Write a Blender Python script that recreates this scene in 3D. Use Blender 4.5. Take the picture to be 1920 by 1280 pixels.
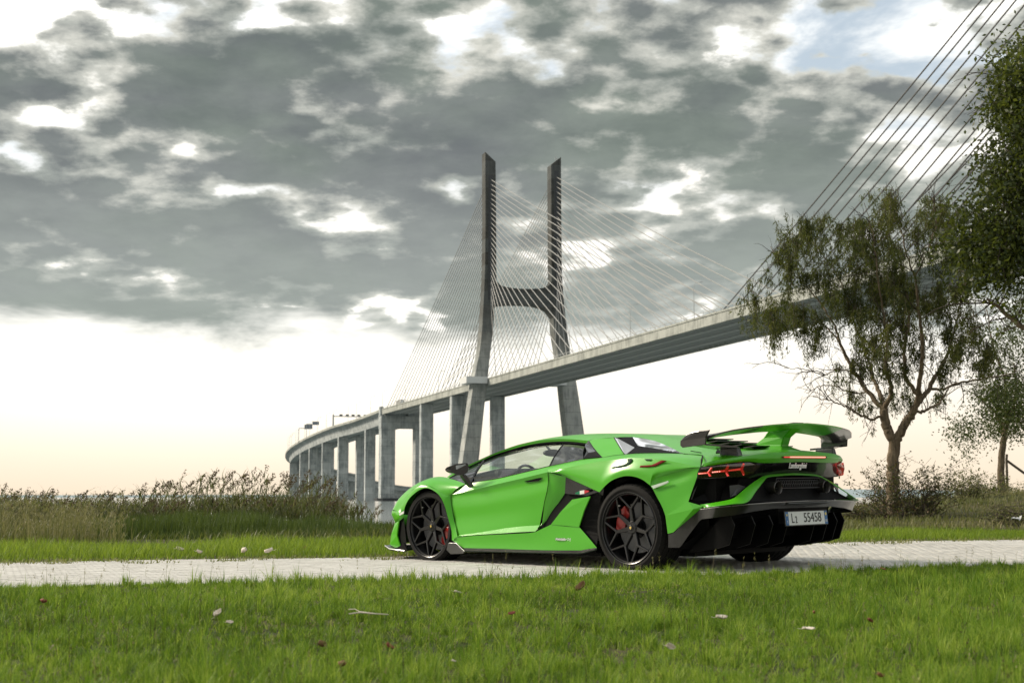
# Sports car parked across a paved path under a cable-stayed bridge, broken cloud
EXPOSURE = 0.32
SKY = 1.0
BLOBS = [(110, 190, 5, 2.0, .09), (380, 135, 3.4, 1.5, .09), (700, 150, 5.0, 2.0, .09), (450, 270, 9, 2.0, .05), (1000, 230, 5, 2.0, .05),
         (300, 460, 12, 2.2, .05), (1250, 270, 5, 1.8, .07), (700, 500, 10, 1.8, .04), (1330, 500, 8, 2.4, .05), (1480, 230, 3, 1.6, .04),
         (75, 235, 1.3, .6, -.30), (40, 60, 5, 1.2, -.10), (300, 25, 8, 1.1, -.16), (560, 120, 1.3, 1.3, -.10), (850, 90, 3, 1.2, -.15),
         (868, 350, 1.1, .7, -.20), (470, 356, 2.8, .45, -.17), (680, 393, 2.6, .42, -.18), (1250, 115, 6, 1.2, -.10),
         (600, 245, 1.3, .5, -.14), (270, 380, 1.0, .5, -.12), (340, 290, .9, .4, -.12), (1480, 60, 5, 1.6, -.08), (80, 510, 1.6, .3, -.12), (1750, 60, 4, 2.5, -.12), (960, 480, 4, .6, -.06)]
import bpy, bmesh, math, random
import numpy as np
from mathutils import Vector, Matrix
random.seed(7); rng = np.random.default_rng(7)
SC = bpy.context.scene
for o in list(bpy.data.objects): bpy.data.objects.remove(o)

# ------------------------------------------------------------ camera
F = 2800.; PITCH = .1037; H = .631            # focal length in px of a 1920 px wide frame, tilt, eye height
cam = bpy.data.objects.new('camera', bpy.data.cameras.new('camera')); SC.collection.objects.link(cam)
cam.location = (0, 0, H); cam.rotation_euler = (math.pi/2 + PITCH, 0, 0)
cam.data.sensor_width = 36; cam.data.lens = F/1920*36
cam.data.clip_start = .1; cam.data.clip_end = 60000
cam.data.dof.use_dof = True; cam.data.dof.focus_distance = 13.5; cam.data.dof.aperture_fstop = 5.2
SC.camera = cam
SC.view_settings.view_transform = 'Standard'; SC.view_settings.look = 'None'
SC.view_settings.exposure = EXPOSURE if 'EXPOSURE' in globals() else 0.0
SC.view_settings.gamma = 1; SC.view_settings.use_curve_mapping = False
SC.cycles.max_bounces = 7; SC.cycles.transparent_max_bounces = 12
SC.cycles.caustics_reflective = False; SC.cycles.caustics_refractive = False

# ------------------------------------------------------------ sun (hazy, low on the left beyond the bridge)
SUN_EL, SUN_AZ = math.radians(30), math.radians(-68)     # azimuth measured from the view axis, negative = left
sun = bpy.data.objects.new('sun', bpy.data.lights.new('sun', 'SUN')); SC.collection.objects.link(sun)
sd = Vector((math.sin(SUN_AZ)*math.cos(SUN_EL), math.cos(SUN_AZ)*math.cos(SUN_EL), math.sin(SUN_EL)))
sun.rotation_euler = sd.to_track_quat('Z', 'Y').to_euler()
sun.data.energy = 3.6; sun.data.angle = math.radians(11); sun.data.color = (1, .88, .71)

# ------------------------------------------------------------ node helpers
class NT:
    def __init__(s, nt): s.nt = nt; nt.nodes.clear()
    def n(s, t, ins=None, **kw):
        nd = s.nt.nodes.new(t)
        for k, v in kw.items(): setattr(nd, k, v)
        if ins:
            for k, v in ins.items():
                if isinstance(v, bpy.types.NodeSocket): s.nt.links.new(v, nd.inputs[k])
                else: nd.inputs[k].default_value = v
        return nd
    def math(s, op, a, b=None, c=None, clamp=False):
        nd = s.nt.nodes.new('ShaderNodeMath'); nd.operation = op; nd.use_clamp = clamp
        for i, v in enumerate((a, b, c)):
            if v is None: continue
            if isinstance(v, bpy.types.NodeSocket): s.nt.links.new(v, nd.inputs[i])
            else: nd.inputs[i].default_value = v
        return nd.outputs[0]
    def vmath(s, op, a, b=None, scale=None):
        nd = s.nt.nodes.new('ShaderNodeVectorMath'); nd.operation = op
        for i, v in enumerate((a, b)):
            if v is None: continue
            if isinstance(v, bpy.types.NodeSocket): s.nt.links.new(v, nd.inputs[i])
            else: nd.inputs[i].default_value = v
        if scale is not None:
            if isinstance(scale, bpy.types.NodeSocket): s.nt.links.new(scale, nd.inputs['Scale'])
            else: nd.inputs['Scale'].default_value = scale
        return nd
    def ramp(s, fac, stops, interp='LINEAR'):
        nd = s.nt.nodes.new('ShaderNodeValToRGB'); nd.color_ramp.interpolation = interp
        e = nd.color_ramp.elements
        while len(e) < len(stops): e.new(.5)
        for q, (p, c) in zip(e, stops):
            q.position = p; q.color = (*c, 1) if len(c) == 3 else c
        s.nt.links.new(fac, nd.inputs[0]); return nd.outputs[0]
    def mix(s, fac, a, b, mode='MIX'):
        nd = s.nt.nodes.new('ShaderNodeMix'); nd.data_type = 'RGBA'; nd.blend_type = mode
        for i, v in ((0, fac), (6, a), (7, b)):
            if isinstance(v, bpy.types.NodeSocket): s.nt.links.new(v, nd.inputs[i])
            else: nd.inputs[i].default_value = v if i == 0 or len(v) == 4 else (*v, 1)
        return nd.outputs[2]
    def smooth(s, x, a, b):
        nd = s.nt.nodes.new('ShaderNodeMapRange'); nd.interpolation_type = 'SMOOTHSTEP'
        s.nt.links.new(x, nd.inputs[0]); nd.inputs[1].default_value = a; nd.inputs[2].default_value = b
        return nd.outputs[0]

# ------------------------------------------------------------ sky: broken cloud sheet over a Nishita sky
world = bpy.data.worlds.new('World'); SC.world = world; world.use_nodes = True
T = NT(world.node_tree)
sky = T.n('ShaderNodeTexSky', sky_type='NISHITA'); sky.sun_disc = False
sky.sun_elevation = SUN_EL; sky.sun_rotation = SUN_AZ; sky.altitude = 10; sky.dust_density = 3
co = T.n('ShaderNodeTexCoord').outputs['Generated']
xyz = T.n('ShaderNodeSeparateXYZ', {0: co})
ux, uy, uz = xyz.outputs
el = T.math('MAXIMUM', uz, 0.0)
den = T.math('ADD', el, .24)
px = T.math('DIVIDE', ux, den); py = T.math('DIVIDE', uy, den)
pl = T.n('ShaderNodeCombineXYZ', {0: px, 1: py, 2: 0.0}).outputs[0]
def noise(vec, scale, detail=6, rough=.55, dist=0., off=(0, 0, 0), lac=2.):
    v = T.vmath('ADD', vec, off).outputs[0]
    return T.n('ShaderNodeTexNoise', {'Vector': v, 'Scale': scale, 'Detail': detail, 'Roughness': rough, 'Distortion': dist, 'Lacunarity': lac}).outputs['Fac']
def puff(scale, off, warp=.35):
    w = T.n('ShaderNodeTexNoise', {'Vector': T.vmath('ADD', pl, off).outputs[0], 'Scale': scale*.9, 'Detail': 5, 'Roughness': .6}).outputs['Color']
    v = T.vmath('ADD', T.vmath('ADD', pl, off).outputs[0], T.vmath('SCALE', T.vmath('SUBTRACT', w, (.5, .5, .5)).outputs[0], None, warp/scale*3).outputs[0]).outputs[0]
    return T.n('ShaderNodeTexVoronoi', {'Vector': v, 'Scale': scale, 'Smoothness': .8}, feature='SMOOTH_F1', voronoi_dimensions='2D').outputs['Distance']
big = noise(pl, 1.15, 3, .5, .2, (3.1, 7.7, 0))
mid = noise(pl, 4.0, 8, .53, .1, (1.2, 4.4, 0))
fine = noise(pl, 17., 6, .62, .1, (9.2, 2.4, 0))
az = T.math('ARCTAN2', ux, uy)
elang = T.math('ARCSINE', uz)
# cloud thickness
pf = T.math('ADD', T.math('MULTIPLY', puff(6.5, (1, 2, 0)), .42), T.math('MULTIPLY', puff(15., (6, 2, 0)), .58))
th = T.math('ADD', T.math('MULTIPLY', big, .46), T.math('MULTIPLY', mid, .70))
th = T.math('ADD', T.math('ADD', th, .022), T.math('MULTIPLY', T.math('SUBTRACT', fine, .5), .19))
th = T.math('ADD', th, T.math('MULTIPLY', T.math('SUBTRACT', .36, pf), .46))
def blob(px_, py_, sx, sy, amp):
    """a thicker (or thinner) patch of the cloud sheet, centred on a direction, sizes in degrees"""
    a0 = math.atan2(px_-960, F); e0 = (931-py_)/F*.985
    dx = T.math('MULTIPLY', T.math('SUBTRACT', az, a0), 1/math.radians(sx))
    dy = T.math('MULTIPLY', T.math('SUBTRACT', elang, e0), 1/math.radians(sy))
    r2 = T.math('ADD', T.math('MULTIPLY', dx, dx), T.math('MULTIPLY', dy, dy))
    return T.math('MULTIPLY', T.math('EXPONENT', T.math('MULTIPLY', r2, -1.)), amp)
for b in BLOBS:
    th = T.math('ADD', th, blob(*b))
# the sheet ends above a clear band along the horizon and thins towards the zenith
edge = T.math('ADD', elang, T.math('MULTIPLY', T.math('SUBTRACT', noise(pl, 2.6, 5, .6, .3, (5, 1, 0)), .5), .06))
lowcut = T.smooth(edge, math.radians(5.6), math.radians(7.0))
th = T.math('ADD', th, T.math('MULTIPLY', T.math('SUBTRACT', 1., T.smooth(elang, math.radians(8), math.radians(14))), .035))
cover = T.math('MULTIPLY', T.smooth(th, .45, .53), lowcut)
dark = T.math('MULTIPLY', T.smooth(T.math('ADD', th, T.math('MULTIPLY', T.math('SUBTRACT', fine, .5), .16)), .475, .66), lowcut)
base = T.n('ShaderNodeMix', {0: .5}, data_type='RGBA')
blue = T.vmath('SCALE', sky.outputs[0], None, .11).outputs[0]
# bright hazy veil seen through the openings, warm low down
veil = T.ramp(T.math('MULTIPLY', elang, 1/math.radians(60)), [(0.0, (.80, .66, .50)), (.03, (.85, .74, .59)), (.06, (.92, .85, .73)), (.11, (.98, .96, .90)), (.17, (1.1, 1.05, .96)), (.3, (1.3, 1.27, 1.2)), (.5, (1.6, 1.62, 1.62)), (1, (1.8, 1.84, 1.88))])
vf = T.smooth(noise(pl, 3.2, 6, .6, .3, (2, 9, 0)), .36, .62)
vf = T.math('MAXIMUM', vf, T.math('SUBTRACT', 1., T.smooth(elang, math.radians(8), math.radians(16))))
veil = T.mix(vf, T.mix(.55, blue, (.62, .70, .74)), veil)
glow = blob(430, 720, 13, 2.6, .22)
veil = T.mix(1., veil, T.n('ShaderNodeCombineXYZ', {0: glow, 1: glow, 2: T.math('MULTIPLY', glow, .9)}).outputs[0], 'ADD')
lit = noise(pl, 6.5, 7, .60, .15, (4, 4, 0))
cl_l = T.mix(T.smooth(lit, .3, .7), (.34, .365, .335), (.70, .69, .62))
cl_d = T.mix(T.smooth(lit, .3, .72), (.10, .115, .108), (.25, .275, .245))
hue = T.smooth(noise(pl, 2.0, 4, .6, .2, (7, 3, 0)), .35, .65)
cl_d = T.mix(hue, T.mix(.55, cl_d, (.175, .215, .190)), T.mix(.5, cl_d, (.150, .160, .185)))
cloud = T.mix(dark, cl_l, cl_d)
farc = T.math('SUBTRACT', 1., T.smooth(elang, math.radians(7), math.radians(15)))
cloud = T.mix(T.math('MULTIPLY', farc, .50), cloud, (.40, .435, .405))
# overhead the sheet is thinner and brighter
ov = T.smooth(elang, math.radians(22), math.radians(60))
cloud = T.mix(T.math('MULTIPLY', ov, .55), cloud, (1.2, 1.22, 1.22))
colr = T.mix(cover, veil, cloud)
below = T.smooth(uz, -.02, .0)
colr = T.mix(below, (.30, .30, .28), colr)
bg = T.n('ShaderNodeBackground', {'Color': colr, 'Strength': SKY})
T.n('ShaderNodeOutputWorld', {0: bg.outputs[0]})

# ------------------------------------------------------------ geometry helpers
cp_, sp_ = math.cos(PITCH), math.sin(PITCH)
def ray(px, py):
    x, z = (px-960)/F, -(py-640)/F
    return np.array([x, cp_ - sp_*z, sp_ + cp_*z])
def W(px, py, Y=None, z=None):
    """world point seen in direction (px, py) at distance Y or on height z"""
    r = ray(px, py); t = (Y/r[1]) if Y is not None else (z-H)/r[2]
    return np.array([0, 0, H]) + t*r
def catmull(P, n, smooth=True):
    """resample a polyline to n points spaced evenly by length"""
    P = np.array(P, float)
    if smooth and len(P) > 2:
        Q = np.vstack([2*P[0]-P[1], P, 2*P[-1]-P[-2]]); out = []
        for i in range(1, len(Q)-2):
            p0, p1, p2, p3 = Q[i-1:i+3]
            for t in np.linspace(0, 1, 12, endpoint=False):
                out.append(.5*((2*p1)+(-p0+p2)*t+(2*p0-5*p1+4*p2-p3)*t*t+(-p0+3*p1-3*p2+p3)*t**3))
        out.append(P[-1]); P = np.array(out)
    d = np.r_[0, np.cumsum(np.linalg.norm(np.diff(P, axis=0), axis=1))]
    s = np.linspace(0, d[-1], n)
    return np.stack([np.interp(s, d, P[:, k]) for k in range(3)], 1)

class MB:
    def __init__(s): s.v = []; s.f = []; s.m = []; s.mi = 0
    def add(s, V, Fc, mi=None):
        o = len(s.v); s.v += [tuple(map(float, p)) for p in V]; s.f += [tuple(o+i for i in f) for f in Fc]
        s.m += [s.mi if mi is None else mi]*len(Fc); return s
    def box(s, x0, x1, y0, y1, z0, z1):
        V = [(x, y, z) for x in (x0, x1) for y in (y0, y1) for z in (z0, z1)]
        return s.add(V, [(0, 1, 3, 2), (4, 6, 7, 5), (0, 4, 5, 1), (2, 3, 7, 6), (0, 2, 6, 4), (1, 5, 7, 3)])
    def hexa(s, lo, hi):
        """solid between two closed rings of equal length"""
        n = len(lo)
        return s.add(list(lo)+list(hi), [tuple(range(n))[::-1], tuple(range(n, 2*n))] + [(i, (i+1) % n, n+(i+1) % n, n+i) for i in range(n)])
    def grid(s, G, close_u=False, close_v=False):
        G = np.array(G); a, b = G.shape[:2]; Fc = []
        for i in range(a if close_u else a-1):
            for j in range(b if close_v else b-1):
                i2, j2 = (i+1) % a, (j+1) % b
                Fc.append((i*b+j, i*b+j2, i2*b+j2, i2*b+j))
        return s.add(G.reshape(-1, 3), Fc)
    def tube(s, P, r, n=6, caps=True, up=(0, 0, 1)):
        P = np.array(P, float); k = len(P); r = np.full(k, r) if np.isscalar(r) else np.array(r, float)
        tg = np.gradient(P, axis=0); tg /= np.linalg.norm(tg, axis=1)[:, None]+1e-12
        a = np.cross(tg[0], up); 
        if np.linalg.norm(a) < 1e-3: a = np.cross(tg[0], (1, 0, 0))
        G = []
        for i in range(k):
            a = a - tg[i]*a.dot(tg[i]); a /= np.linalg.norm(a)+1e-12; b = np.cross(tg[i], a)
            th = np.arange(n)/n*2*math.pi
            G.append(P[i]+r[i]*(np.cos(th)[:, None]*a+np.sin(th)[:, None]*b))
        s.grid(np.array(G), close_v=True)
        if caps:
            o = len(s.v)-k*n; s.f += [tuple(o+i for i in range(n))[::-1], tuple(o+(k-1)*n+i for i in range(n))]; s.m += [s.mi]*2
        return s
    def lathe(s, prof, n=48, axis='y', c=(0, 0, 0)):
        """prof: (radius, along-axis) pairs"""
        G = []
        for i in range(n):
            a = 2*math.pi*i/n; G.append([(c[0]+r*math.cos(a), c[1]+h, c[2]+r*math.sin(a)) if axis == 'y' else (c[0]+r*math.cos(a), c[1]+r*math.sin(a), c[2]+h) for r, h in prof])
        return s.grid(G, close_u=True)
    def build(s, name, mat, parent=None, smooth=None, kind=None, mats=None):
        me = bpy.data.meshes.new(name); me.from_pydata(s.v, [], s.f)
        for m in (mats or [mat]): me.materials.append(m)
        if mats: me.polygons.foreach_set('material_index', s.m)
        bm = bmesh.new(); bm.from_mesh(me); bmesh.ops.recalc_face_normals(bm, faces=bm.faces); bm.to_mesh(me); bm.free()
        if smooth:
            me.polygons.foreach_set('use_smooth', [True]*len(me.polygons)); me.set_sharp_from_angle(angle=math.radians(smooth))
        me.update()
        o = bpy.data.objects.new(name, me); SC.collection.objects.link(o)
        if parent: o.parent = parent
        if kind: o['kind'] = kind
        return o
def raw_mesh(name, V, Fq, mat, attrs=None, smooth=False, parent=None, kind=None):
    """fast mesh from numpy arrays; Fq is (n, k) of indices"""
    me = bpy.data.meshes.new(name); V = np.asarray(V, np.float32); Fq = np.asarray(Fq, np.int32); k = Fq.shape[1]
    me.vertices.add(len(V)); me.vertices.foreach_set('co', V.ravel())
    me.loops.add(Fq.size); me.loops.foreach_set('vertex_index', Fq.ravel())
    me.polygons.add(len(Fq)); me.polygons.foreach_set('loop_start', np.arange(len(Fq), dtype=np.int32)*k)
    me.update(calc_edges=True); me.materials.append(mat)
    if attrs:
        for nme, arr in attrs.items():
            at = me.attributes.new(nme, 'FLOAT', 'POINT'); at.data.foreach_set('value', np.asarray(arr, np.float32))
    if smooth: me.polygons.foreach_set('use_smooth', [True]*len(Fq))
    o = bpy.data.objects.new(name, me); SC.collection.objects.link(o)
    if parent: o.parent = parent
    if kind: o['kind'] = kind
    return o
def empty(name, loc=(0, 0, 0), rz=0):
    o = bpy.data.objects.new(name, None); SC.collection.objects.link(o); o.location = loc; o.rotation_euler = (0, 0, rz); o.empty_display_size = .2
    return o
def tag(o, label, cat, group=None):
    o['label'] = label; o['category'] = cat
    if group: o['group'] = group
    return o
def copy_tree(o, parent=None):
    c = o.copy(); SC.collection.objects.link(c)
    if parent: c.parent = parent
    for ch in list(o.children): copy_tree(ch, c)
    return c

# ------------------------------------------------------------ materials
def mat(name, col, rough=.5, metal=0., coat=0., coat_r=.05, spec=.5, emit=None, es=0., alpha=None, trans=0., sheen=0., backcol=None):
    m = bpy.data.materials.new(name); m.use_nodes = True; t = NT(m.node_tree)
    p = t.n('ShaderNodeBsdfPrincipled', {'Base Color': (*col, 1), 'Roughness': rough, 'Metallic': metal, 'Coat Weight': coat, 'Coat Roughness': coat_r, 'Specular IOR Level': spec, 'Transmission Weight': trans})
    if emit: p.inputs['Emission Color'].default_value = (*emit, 1); p.inputs['Emission Strength'].default_value = es
    t.n('ShaderNodeOutputMaterial', {0: p.outputs[0]}); m['t'] = 1
    return m
def mat_n(name, fn, rough=.8, spec=.3, bump=None, **kw):
    """fn(t) -> (colour socket, height socket or None, rough socket or None)"""
    m = bpy.data.materials.new(name); m.use_nodes = True; t = NT(m.node_tree)
    col, h, r = fn(t)
    p = t.n('ShaderNodeBsdfPrincipled', {'Base Color': col, 'Roughness': r if r is not None else rough, 'Specular IOR Level': spec})
    for k, v in kw.items(): p.inputs[k.replace('_', ' ')].default_value = v
    if h is not None:
        b = t.n('ShaderNodeBump', {'Height': h, 'Strength': bump or .3, 'Distance': .02}); t.nt.links.new(b.outputs[0], p.inputs['Normal'])
    t.n('ShaderNodeOutputMaterial', {0: p.outputs[0]})
    return m
def tx(t, vec, scale, detail=5, rough=.6, dist=0.): return t.n('ShaderNodeTexNoise', {'Vector': vec, 'Scale': scale, 'Detail': detail, 'Roughness': rough, 'Distortion': dist}).outputs['Fac']
def objc(t): return t.n('ShaderNodeTexCoord').outputs['Object']

def leaf_mat(name, c1, c2, c3, transl=.35, rough=.55):
    m = bpy.data.materials.new(name); m.use_nodes = True; t = NT(m.node_tree)
    a = t.n('ShaderNodeAttribute', attribute_name='tint').outputs['Fac']
    col = t.ramp(a, [(0, c1), (.5, c2), (1, c3)])
    p = t.n('ShaderNodeBsdfPrincipled', {'Base Color': col, 'Roughness': rough, 'Specular IOR Level': .3})
    tr = t.n('ShaderNodeBsdfTranslucent', {'Color': t.mix(.35, col, (.25, .30, .04))})
    mx = t.n('ShaderNodeMixShader', {0: transl, 1: p.outputs[0], 2: tr.outputs[0]})
    t.n('ShaderNodeOutputMaterial', {0: mx.outputs[0]}); return m

# ------------------------------------------------------------ terrain, water, far shore
def gz(X, Y):
    """ground height: gently rising away to the right, a mound on the far right, dropping to the water behind the reeds"""
    X = np.asarray(X, float); Y = np.asarray(Y, float)
    # plane that the wheels stand on: tilt of .0162 across the car
    t = (X-X0)*sa_ - (Y-Y0)*ca_ 
    z = .0162*np.clip(t+.98, 0, 6)
    z = z*np.clip((Y-8)/3, 0, 1)
    m = np.exp(-((X-12.8)/4.8)**2 - ((Y-36)/7.0)**2)*.50 + np.exp(-((X-19)/6)**2-((Y-44)/9)**2)*.7
    z = z + m*np.clip((Y-20)/8, 0, 1)
    st_ = 29.5 + 24*np.clip((X+1.5)/6.5, 0, 1); fall = np.clip((Y-st_-.25*np.clip(X, 0, 40))/np.where(X < 2, 9., 16.), 0, 1); fall = fall*fall*(3-2*fall)
    near = np.clip((30-Y)/26, 0, 1)*0
    und = .02*np.sin(X*1.3+Y*.7)*np.cos(Y*1.1-X*.4)*np.clip(np.abs(Y-14.5)/4-.8, 0, 1)
    return z*(1-fall) - 3.2*fall + und + near
X0, Y0, YAW, ROLL = 1.744, 13.787, 2.33403, -.0162
ca_, sa_ = math.cos(YAW), math.sin(YAW)
# path edges (near and far) as lines Y = a + b X
PATH_N = (11.75, .33); PATH_F = (16.55, .38)
def pn(X): return PATH_N[0]+PATH_N[1]*X + .05*np.sin(X*2.1)
def pf(X): return PATH_F[0]+PATH_F[1]*X + .07*np.sin(X*1.7+1)

def m_ground(t):
    c = objc(t); a = tx(t, c, 1.3, 6, .6); b = tx(t, c, 14, 4, .6)
    col = t.mix(t.smooth(a, .4, .62), (.030, .038, .014), (.085, .070, .036))
    col = t.mix(t.math('MULTIPLY', b, .5), col, (.05, .055, .022)); return col, b, None
M_ground = mat_n('soil and turf', m_ground, .95, .2, .6)
nx = np.r_[np.linspace(-60, -12, 13)[:-1], np.linspace(-12, 24, 90), np.linspace(24, 90, 14)[1:]]
ny = np.r_[np.linspace(-12, 3, 8)[:-1], np.linspace(3, 60, 140), np.linspace(60, 78, 10)[1:]]
GX, GY = np.meshgrid(nx, ny, indexing='ij'); GZ = gz(GX, GY)
inp = (GY > pn(GX)-.02) & (GY < pf(GX)+.02); GZ = np.where(inp, GZ-.05, GZ)
mb = MB(); mb.grid(np.stack([GX, GY, GZ], -1)); ground = mb.build('ground', M_ground, smooth=60, kind='structure')

def m_water(t):
    c = objc(t); mp = t.n('ShaderNodeMapping', {'Vector': c, 'Scale': (.5, 1.0, 1)}).outputs[0]
    h = t.math('ADD', tx(t, mp, .9, 5, .6, .4), t.math('MULTIPLY', tx(t, mp, .12, 3, .5), 1.5))
    return t.mix(.0, (.16, .19, .19), (.1, .1, .1)), h, None
M_water = mat_n('water', m_water, .12, .6, .25); 
mb = MB(); mb.add([(-12000, -300, -1.9), (12000, -300, -1.9), (12000, 11800, -1.9), (-12000, 11800, -1.9)], [(0, 1, 2, 3)])
mb.build('water', M_water, kind='structure')
# low far shore
M_hill = mat('far shore', (.30, .36, .38), 1, spec=0)
mb = MB(); X = np.linspace(-9000, 9000, 190); r0 = rng.random(190)
top = 26+22*np.convolve(r0, np.ones(9)/9, 'same')+14*np.sin(X/900)*(X > 0)
top *= np.clip((X+1500)/2500, .35, 1)
G = np.array([[(x, 9000-400*(k == 0), -2.5 if k in (0, 2) else h) for k in range(3)] for x, h in zip(X, top)])
G[:, 2, 1] = 9900
mb.grid(G); mb.build('hills', M_hill, smooth=50, kind='structure')

# ------------------------------------------------------------ bridge
def m_conc(t, c1=(.31, .345, .355), c2=(.50, .53, .53), lines=5.2):
    c = objc(t); s = t.n('ShaderNodeSeparateXYZ', {0: c}).outputs
    st = t.n('ShaderNodeMapping', {'Vector': c, 'Scale': (1, 1, .08)}).outputs[0]
    a = tx(t, c, .16, 6, .62); b = tx(t, st, .9, 5, .65); d = tx(t, c, 2.2, 5, .7)
    f = t.math('ADD', t.math('MULTIPLY', a, .5), t.math('ADD', t.math('MULTIPLY', b, .42), t.math('MULTIPLY', d, .12)))
    col = t.mix(t.smooth(f, .40, .60), tuple(v*.8 for v in c1), tuple(v*1.06 for v in c2))
    fr = t.math('FRACT', t.math('DIVIDE', s[2], lines)); ln = t.math('LESS_THAN', t.math('ABSOLUTE', t.math('SUBTRACT', fr, .5)), .022)
    pourn = t.n('ShaderNodeTexWhiteNoise', {'W': t.math('FLOOR', t.math('ADD', t.math('DIVIDE', s[2], lines), .5))}, noise_dimensions='1D').outputs[0]
    col = t.mix(t.math('MULTIPLY', pourn, .28), col, (.17, .20, .21))
    col = t.mix(t.math('MULTIPLY', ln, .45), col, (.10, .11, .11)); return col, d, None
M_conc = mat_n('weathered concrete', m_conc, .85, .3, .3)
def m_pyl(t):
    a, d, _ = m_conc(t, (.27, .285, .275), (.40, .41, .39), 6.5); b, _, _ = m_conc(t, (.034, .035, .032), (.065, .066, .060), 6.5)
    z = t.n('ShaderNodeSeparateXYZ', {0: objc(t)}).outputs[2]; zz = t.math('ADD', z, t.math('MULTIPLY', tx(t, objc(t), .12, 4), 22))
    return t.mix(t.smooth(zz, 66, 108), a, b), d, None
M_pylon = mat_n('pylon concrete, shade toned above', m_pyl, .85, .3, .3)  # backlit shade of the upper legs mixed into the colour by height
M_par = mat_n('parapet concrete', lambda t: m_conc(t, (.30, .31, .28), (.44, .45, .41), 900), .85, .3, .3)
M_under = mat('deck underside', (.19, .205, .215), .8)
M_dark = mat('slot shade and dark footing', (.05, .055, .06), .8)
M_steel = mat('crossbeam steel', (.55, .56, .55), .6)
M_cable = mat('stay cable', (.27, .27, .26), .5)
M_cable3 = mat('shade toned stay cable', (.045, .045, .045), .6)  # same stays as M_cable, with their unlit look put into the colour
M_white = mat('white painted collar', (.62, .64, .64), .6)
M_asph = mat('deck asphalt', (.05, .05, .05), .9)
bridge = empty('cable_stayed_bridge', (-13, 728, 0))
tag(bridge, 'long concrete cable stayed bridge with tall twin leg pylon rising behind the car', 'bridge')
BO = np.array([-13., 728., 0])
DK = 58.                                            # deck height
dv = np.array([.2781, -.9605, 0]); nv = np.array([.9605, .2781, 0])       # along the deck towards us, across it
S0 = 258.; P0 = np.array([-85., 976., 0])
def D(s, u, z): return P0 + dv*s + nv*u + np.array([0, 0, z])
def L(p): return np.array(p)-BO
def ring_along(s, prof): return [L(D(s, u, z)) for u, z in prof]
# --- main span deck (expansion pier at s = 0 to beyond the camera's right)
SE = 1080.
mb = MB(); prof = [(0, DK), (0, DK-3.6), (1.6, DK-3.6), (1.6, DK-1.2), (29.4, DK-1.2), (29.4, DK-3.6), (31, DK-3.6), (31, DK), (30.6, DK), (30.6, DK-1), (.4, DK-1), (.4, DK)]
mb.hexa(ring_along(0, prof), ring_along(SE, prof)); deck = mb.build('deck', M_par, bridge)
mb = MB(); pr = [(-.25, DK+.05), (-.25, DK-.55), (-.003, DK-.55), (-.003, DK+.05)]; mb.hexa(ring_along(0, pr), ring_along(SE, pr)); mb.build('cornice', M_par, bridge)
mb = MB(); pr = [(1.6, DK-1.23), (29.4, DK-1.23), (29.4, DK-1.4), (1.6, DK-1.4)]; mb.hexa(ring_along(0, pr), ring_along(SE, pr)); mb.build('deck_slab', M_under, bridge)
xb = MB(); a = [L(D(0, u, z))-L(D(0, 0, 0)) for u, z in ((1.6, DK-1.41), (29.4, DK-1.41), (29.4, DK-3.1), (1.6, DK-3.1))]
xb.hexa([p-dv*.3 for p in a], [p+dv*.3 for p in a])
cb = xb.build('crossbeam', M_steel, bridge)
ss = [6+4.6*i for i in range(240) if 6+4.6*i < SE-4]
for i, s in enumerate(ss[:235]):
    c = cb if i == 0 else cb.copy()
    if i: SC.collection.objects.link(c); c.parent = bridge
    c.location = tuple(L(P0+dv*s))
for u in (7.5, 15.5, 23.5):
    mb = MB(); pr = [(u-.35, DK-3.0), (u+.35, DK-3.0), (u+.35, DK-3.45), (u-.35, DK-3.45)]; mb.hexa(ring_along(2, pr), ring_along(SE-3, pr)); mb.build('maintenance_rail', M_steel, bridge)
# handrail along both edges
for u in (.2, 30.8):
    mb = MB(); mb.tube([L(D(0, u, DK+1.1)), L(D(SE, u, DK+1.1))], .09, 4)
    for s in np.arange(0, SE, 4.6): mb.box(*[v for p in zip(L(D(s, u, DK))-[.05, .05, 0], L(D(s, u, DK+1.1))+[.05, .05, 0]) for v in p])
    o = mb.build('handrail', M_steel, bridge)

# --- pylons: two legs leaning in below the deck, upright above, tied by a curved beam
TP = 6.4
def pyl(px, py):
    """(u, z) on the pylon's near face"""
    r = ray(px, py); n = dv; base = P0+dv*(S0+TP/2)
    t = (base-np.array([0, 0, H])).dot(n)/r.dot(n); q = np.array([0, 0, H])+t*r
    return ((q-base).dot(nv), q[2])
def leg_sections(pts):
    return [(pyl(a, y1)[0], pyl(b, y2)[0], pyl(a, y1)[1], pyl(b, y2)[1]) for (a, y1, b, y2) in pts]
Lleg = leg_sections([(910, 285, 929.2, 303.4), (910, 330, 929.5, 330), (910.3, 420, 930.3, 420), (909.5, 500, 930.6, 500), (908.6, 527, 931, 527), (907, 560, 928.6, 560), (906, 576, 926.8, 576), (903.6, 620, 924.2, 620), (898, 666, 918.3, 666), (889, 705, 914, 705), (881, 762, 907.2, 762), (868.5, 850, 898, 850), (862, 895, 892.5, 895), (857, 938, 888, 938)])
Rleg = leg_sections([(1033.4, 309, 1051.8, 294.6), (1033.4, 330, 1052, 330), (1033.8, 420, 1052.6, 420), (1034.2, 500, 1053.5, 500), (1034.4, 527, 1054.6, 527), (1036, 560, 1057, 560), (1037, 576, 1058.5, 576), (1038.5, 620, 1062.5, 620), (1046, 666, 1069.5, 666), (1050.5, 700, 1077, 700), (1057, 762, 1086.8, 762), (1067.5, 850, 1099.5, 850), (1073, 895, 1106, 895), (1078, 938, 1112, 938)])
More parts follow.
